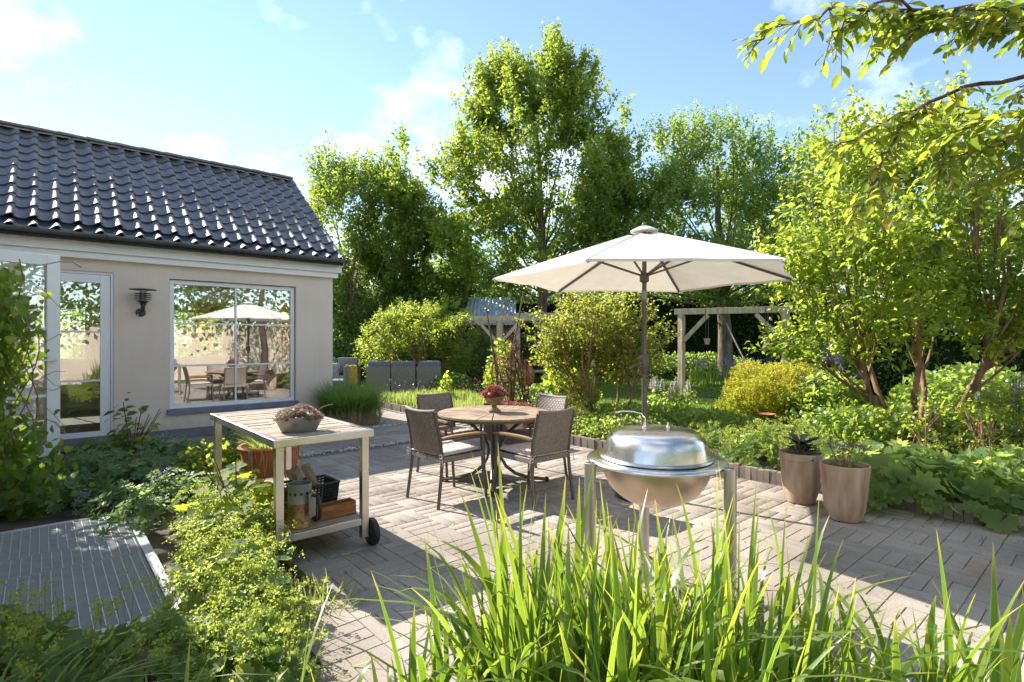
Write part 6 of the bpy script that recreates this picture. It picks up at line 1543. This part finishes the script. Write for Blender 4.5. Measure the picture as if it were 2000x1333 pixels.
def og_dead():
    a = R.uniform(3.4, 6.2); q = .50; l = np.array([math.cos(a), math.sin(a), 0]) * R.uniform(.02, .16)
    return np.array([q * math.cos(a), q * .75 * math.sin(a), 0]), l, R.uniform(.2, .46), R.uniform(.1, .9), .006, R.random()
grass_mass('dry_blades', 420, og_dead, M['ash'], og, 4, 'stuff')
for (X, Y, lb) in ((-2.72, 9.72, 'low broad-leaved weed at the right foot of the fountain grass'),):
    wd = mound('weed_plant', lb, 'plant', [(X, Y, .12, .12, .34)], HEART, LM['vine'], LM['clem'], .08, 60, None, tilt=.5, spanz=.9)
# lavender strip
lv = thing('lavender_bed', 'long strip of fresh grey-green lavender behind the edging on the left', 'plant bed', (2.6, -.6, .06))
def lv_blade():
    x = R.uniform(-.72, 1.15); y = R.uniform(-3.0, 2.6); a = R.uniform(0, 6.28); l = np.array([math.cos(a), math.sin(a), 0]) * R.uniform(.02, .14)
    hm = .30 + .07 * noise.noise((x * 2, y * 2, 0))
    return np.array([x, y, 0]), l, hm * R.uniform(.6, 1.15), R.uniform(.1, .4), R.uniform(.010, .018), min(1, max(0, .5 + .5 * noise.noise((x * 3, y * 3, 4)) + R.gauss(0, .2)))
grass_mass('sprigs', 9000, lv_blade, LM['lav'], lv, 3, 'stuff')
n = 200; P = np.stack([NP.uniform(-.7, 1.1, n), NP.uniform(-3, 2.6, n), NP.uniform(.36, .52, n)], 1); leaf_cloud('flower_buds', SMALLF, P, rdir(n, 2), rdir(n), NP.uniform(.02, .045, n), LM['sedum'], lv)['kind'] = 'stuff'
# generic perennials filling the long bed
def filler(name, label, X, Y, rx, ry, h, n, leaf, mat, T=OVAL, cat='plant', group=None, up=.4):
    t = thing(name, label, cat, at(X, Y), 0, group); P = []
    r = np.sqrt(NP.random(n)); a = NP.uniform(0, 6.283, n); q = np.stack([rx * r * np.cos(a), ry * r * np.sin(a), (.25 + .75 * NP.random(n) ** .6) * h * (1 - .7 * r ** 3)], 1)
    rn = np.clip(.5 + .5 * np.array([noise.noise(Vector(p) * 3) for p in q]) + NP.normal(0, .18, n), 0, 1)
    o = leaf_cloud('foliage', T, (q + np.array([0, 0, .05])) @ ROTC.T, rdir(n, up), rdir(n, 1.0), leaf * NP.uniform(.55, 1.3, n), mat, t, rn)
    mb = MB()
    for _ in range(14):
        i = R.randrange(n); b = Vector(q[i] @ ROTC.T); mb.tube([(b.x * .5, b.y * .5, .02), tuple(b)], .003, 4)
    mb.build('stems', LM['pale'], t); return t
filler('periwinkle', 'low glossy small-leaved ground cover along the edging behind the grill', 1.75, 7.95, .75, .5, .36, 2600, .050, LM['pale'])
filler('periwinkle', 'low glossy ground cover along the edging behind the right-hand armchairs', 1.25, 8.35, .5, .5, .34, 1500, .050, LM['pale'])
filler('day_lily', 'fresh green leafy perennials beside the copper-leaved tree', .45, 9.2, .55, .5, .55, 1300, .085, LM['pale'])
filler('meadow_rue', 'leafy green perennials under the airy shrub beside the parasol pole', 1.9, 8.9, .9, .6, .42, 2300, .065, LM['pale'])
filler('astilbe', 'leafy green perennials left of the golden shrub', 3.0, 8.5, 1.0, .7, .36, 2800, .07, LM['pale'])
filler('phlox', 'bright leafy perennials between the golden shrub and the big light green shrub', 5.0, 8.6, .75, .7, .95, 3000, .085, LM['pale'])
filler('campion', 'leafy sunlit perennials under the big light green shrub', 4.35, 6.9, .75, .55, .62, 2400, .075, LM['pale'])
filler('catmint', 'dark leafy undergrowth at the foot of the big light green shrub', 5.6, 6.7, .9, .5, .5, 1800, .08, LM['dark'])
filler('goldenrod', 'tall leafy perennials below the lupins at the right', 7.6, 9.0, 1.3, 1.0, 1.05, 3800, .09, LM['pale'])
filler('bramble', 'leafy young bramble shoots poking up behind the lavender', -1.45, 12.0, .18, .18, .75, 130, .09, LM['shrub'])
filler('hazel_bush', 'leafy dark bush in front of the shed, under the pergola beam', -1.2, 18.9, 1.3, .6, 1.75, 2600, .12, LM['dark'], OVAL, 'shrub')
filler('hazel_bush', 'leafy dark bush beyond the pergola, beside the wooden shelter', .9, 19.6, 1.1, .6, 1.9, 2200, .12, LM['dark'], OVAL, 'shrub')
filler('fern', 'dark leafy undergrowth at the foot of the clematis', -1.6, 14.6, .7, .5, .6, 900, .08, LM['dark'])
filler('hosta', 'leafy shaded undergrowth right of the pergola', .7, 12.2, .7, .6, .45, 1100, .11, LM['pale'])
filler('rhubarb', 'large-leaved plant under the central tree behind the box shrub', 1.05, 10.6, .6, .5, 1.1, 420, .15, LM['shrub'], ROUND)
filler('golden_elder', 'yellow-green young elder beside the pergola post', -.2, 13.2, .5, .5, 1.5, 900, .10, LM['clem'])
filler('laurel_bush', 'dark evergreen bush at the far left beyond the sofas', -6.2, 20.2, 2.2, 1.0, 2.5, 5200, .13, LM['dark'], OVAL, 'shrub')
filler('laurel_bush', 'dark evergreen bush behind the clematis and pergola', -3.2, 20.5, 1.5, 1.0, 2.0, 3000, .13, LM['hedge'], OVAL, 'shrub')
filler('viburnum_bush', 'leafy dark bush between the timber frame and the big right shrub', 9.8, 16.2, 1.6, 1.2, 2.4, 4200, .11, LM['dark'], OVAL, 'shrub')
filler('mixed_border', 'leafy undergrowth at the foot of the hedge behind the timber frame', 7.0, 21.0, 3.0, .7, 1.0, 3000, .12, LM['apple'])
filler('herb_edge', 'green herbs and young shoots between the cranesbill and the half barrel', -3.05, 5.55, .35, .4, .42, 700, .06, LM['clem'])
# lupins, irises, foxglove-like spikes
def spikes(name, label, X, Y, n, rx, ry, h, mat, leafmat_, cat='flower', sp=.30):
    t = thing(name, label, cat, at(X, Y))
    for _ in range(n):
        x, y = R.uniform(-rx, rx), R.uniform(-ry, ry); hh = h * R.uniform(.8, 1.1); L_ = sp * R.uniform(.8, 1.2); b = Vector(np.array((x, y, 0)) @ ROTC.T)
        mb = MB(); mb.tube([tuple(b), tuple(b + Vector((0, 0, hh)))], .006, 5); st = mb.build('stem', LM['pale'], t)
        k = 150; z = NP.random(k); a = NP.uniform(0, 6.283, k); rr = .036 * (1 - z) ** .7 + .006
        P = np.stack([b.x + rr * np.cos(a), b.y + rr * np.sin(a), hh - L_ + L_ * z * 1.02], 1); D = np.stack([np.cos(a), np.sin(a), .25 + NP.normal(0, .2, k)], 1)
        leaf_cloud('flower_spike', SMALLF, P, D, rdir(k, .7), .024 * (1.15 - .6 * z), mat, t, np.clip(z + NP.normal(0, .2, k), 0, 1), 'stuff')
    m = 130 * n // 3; P = np.stack([NP.uniform(-rx, rx, m), NP.uniform(-ry, ry, m), NP.uniform(.1, h - sp, m)], 1) @ ROTC.T
    leaf_cloud('foliage', OVAL, P, rdir(m, .2), rdir(m, .8), NP.uniform(.06, .12, m), leafmat_, t); return t
spikes('lupin', 'purple lupin spikes behind the golden shrub and beside the timber post', 5.6, 10.0, 9, .55, .5, 1.35, LM['violet'], LM['pale'])
spikes('lupin', 'cluster of lilac lupin spikes above the juniper at the right', 6.55, 7.2, 8, .36, .2, 1.18, LM['violet'], LM['pale'], sp=.40)
spikes('lupin', 'peach-pink lupin spikes right of the parasol pole at the lawn edge', 2.85, 9.8, 11, .42, .35, .82, LM['pinkp'], LM['pale'], sp=.22)
ir = thing('iris', 'pale blue irises with sword leaves at the foot of the pale tree trunk', 'flower', at(7.0, 18.0, .03))
def ir_blade():
    a = R.uniform(0, 6.28); l = np.array([math.cos(a), math.sin(a), 0]) * R.uniform(.03, .18); x, y = np.array((R.uniform(-1.1, 1.6), R.uniform(-.5, .5), 0)) @ ROTC.T[:, :2]
    return np.array([x, y, 0]), l, R.uniform(.4, .85), .2, .03, R.random()
grass_mass('blades', 260, ir_blade, LM['pale'], ir, 3, 'stuff')
n = 160; P = np.stack([NP.uniform(-1, 1.4, n), NP.uniform(-.4, .4, n), NP.uniform(.6, .9, n)], 1) @ ROTC.T; leaf_cloud('flowers', SMALLF, P, rdir(n), rdir(n), NP.uniform(.05, .09, n), LM['lilac'], ir)['kind'] = 'stuff'
# lawn blades where the turf is seen
def lawn_grass():
    n = 26000; X = NP.uniform(-2.5, 8.5, n); Y = NP.uniform(9.8, 19.5, n); P = np.stack([X, Y, np.zeros(n)], 1) @ ROTC.T + np.array([CAMX, CAMY, .03])
    k = P[:, 0] > 4.3; P = P[k]; n = len(P); tag(leaf_cloud('lawn_grass', STRIP, P, rdir(n, .9), rdir(n), NP.uniform(.03, .075, n), LM['lawn']), kind='stuff')
lawn_grass()
# fine grass and low growth at the paving edge in the lower left
def edge_grass():
    P = []; 
    for _ in range(900):
        X, Y = R.uniform(-1.5, -.75), R.uniform(2.1, 3.2); p = at(X, Y)
        if p.x < (-2.72 if p.y > -6.8 else -3.05 if p.y > -7.4 else -3.35) + R.gauss(0, .05): P.append((p.x, p.y, -.01))
    P = np.array(P); n = len(P); tag(leaf_cloud('edge_grass', t_strip(.022, 4, .5), P, rdir(n, 1.1), rdir(n), NP.uniform(.05, .20, n), LM['lav']), kind='stuff')
edge_grass()
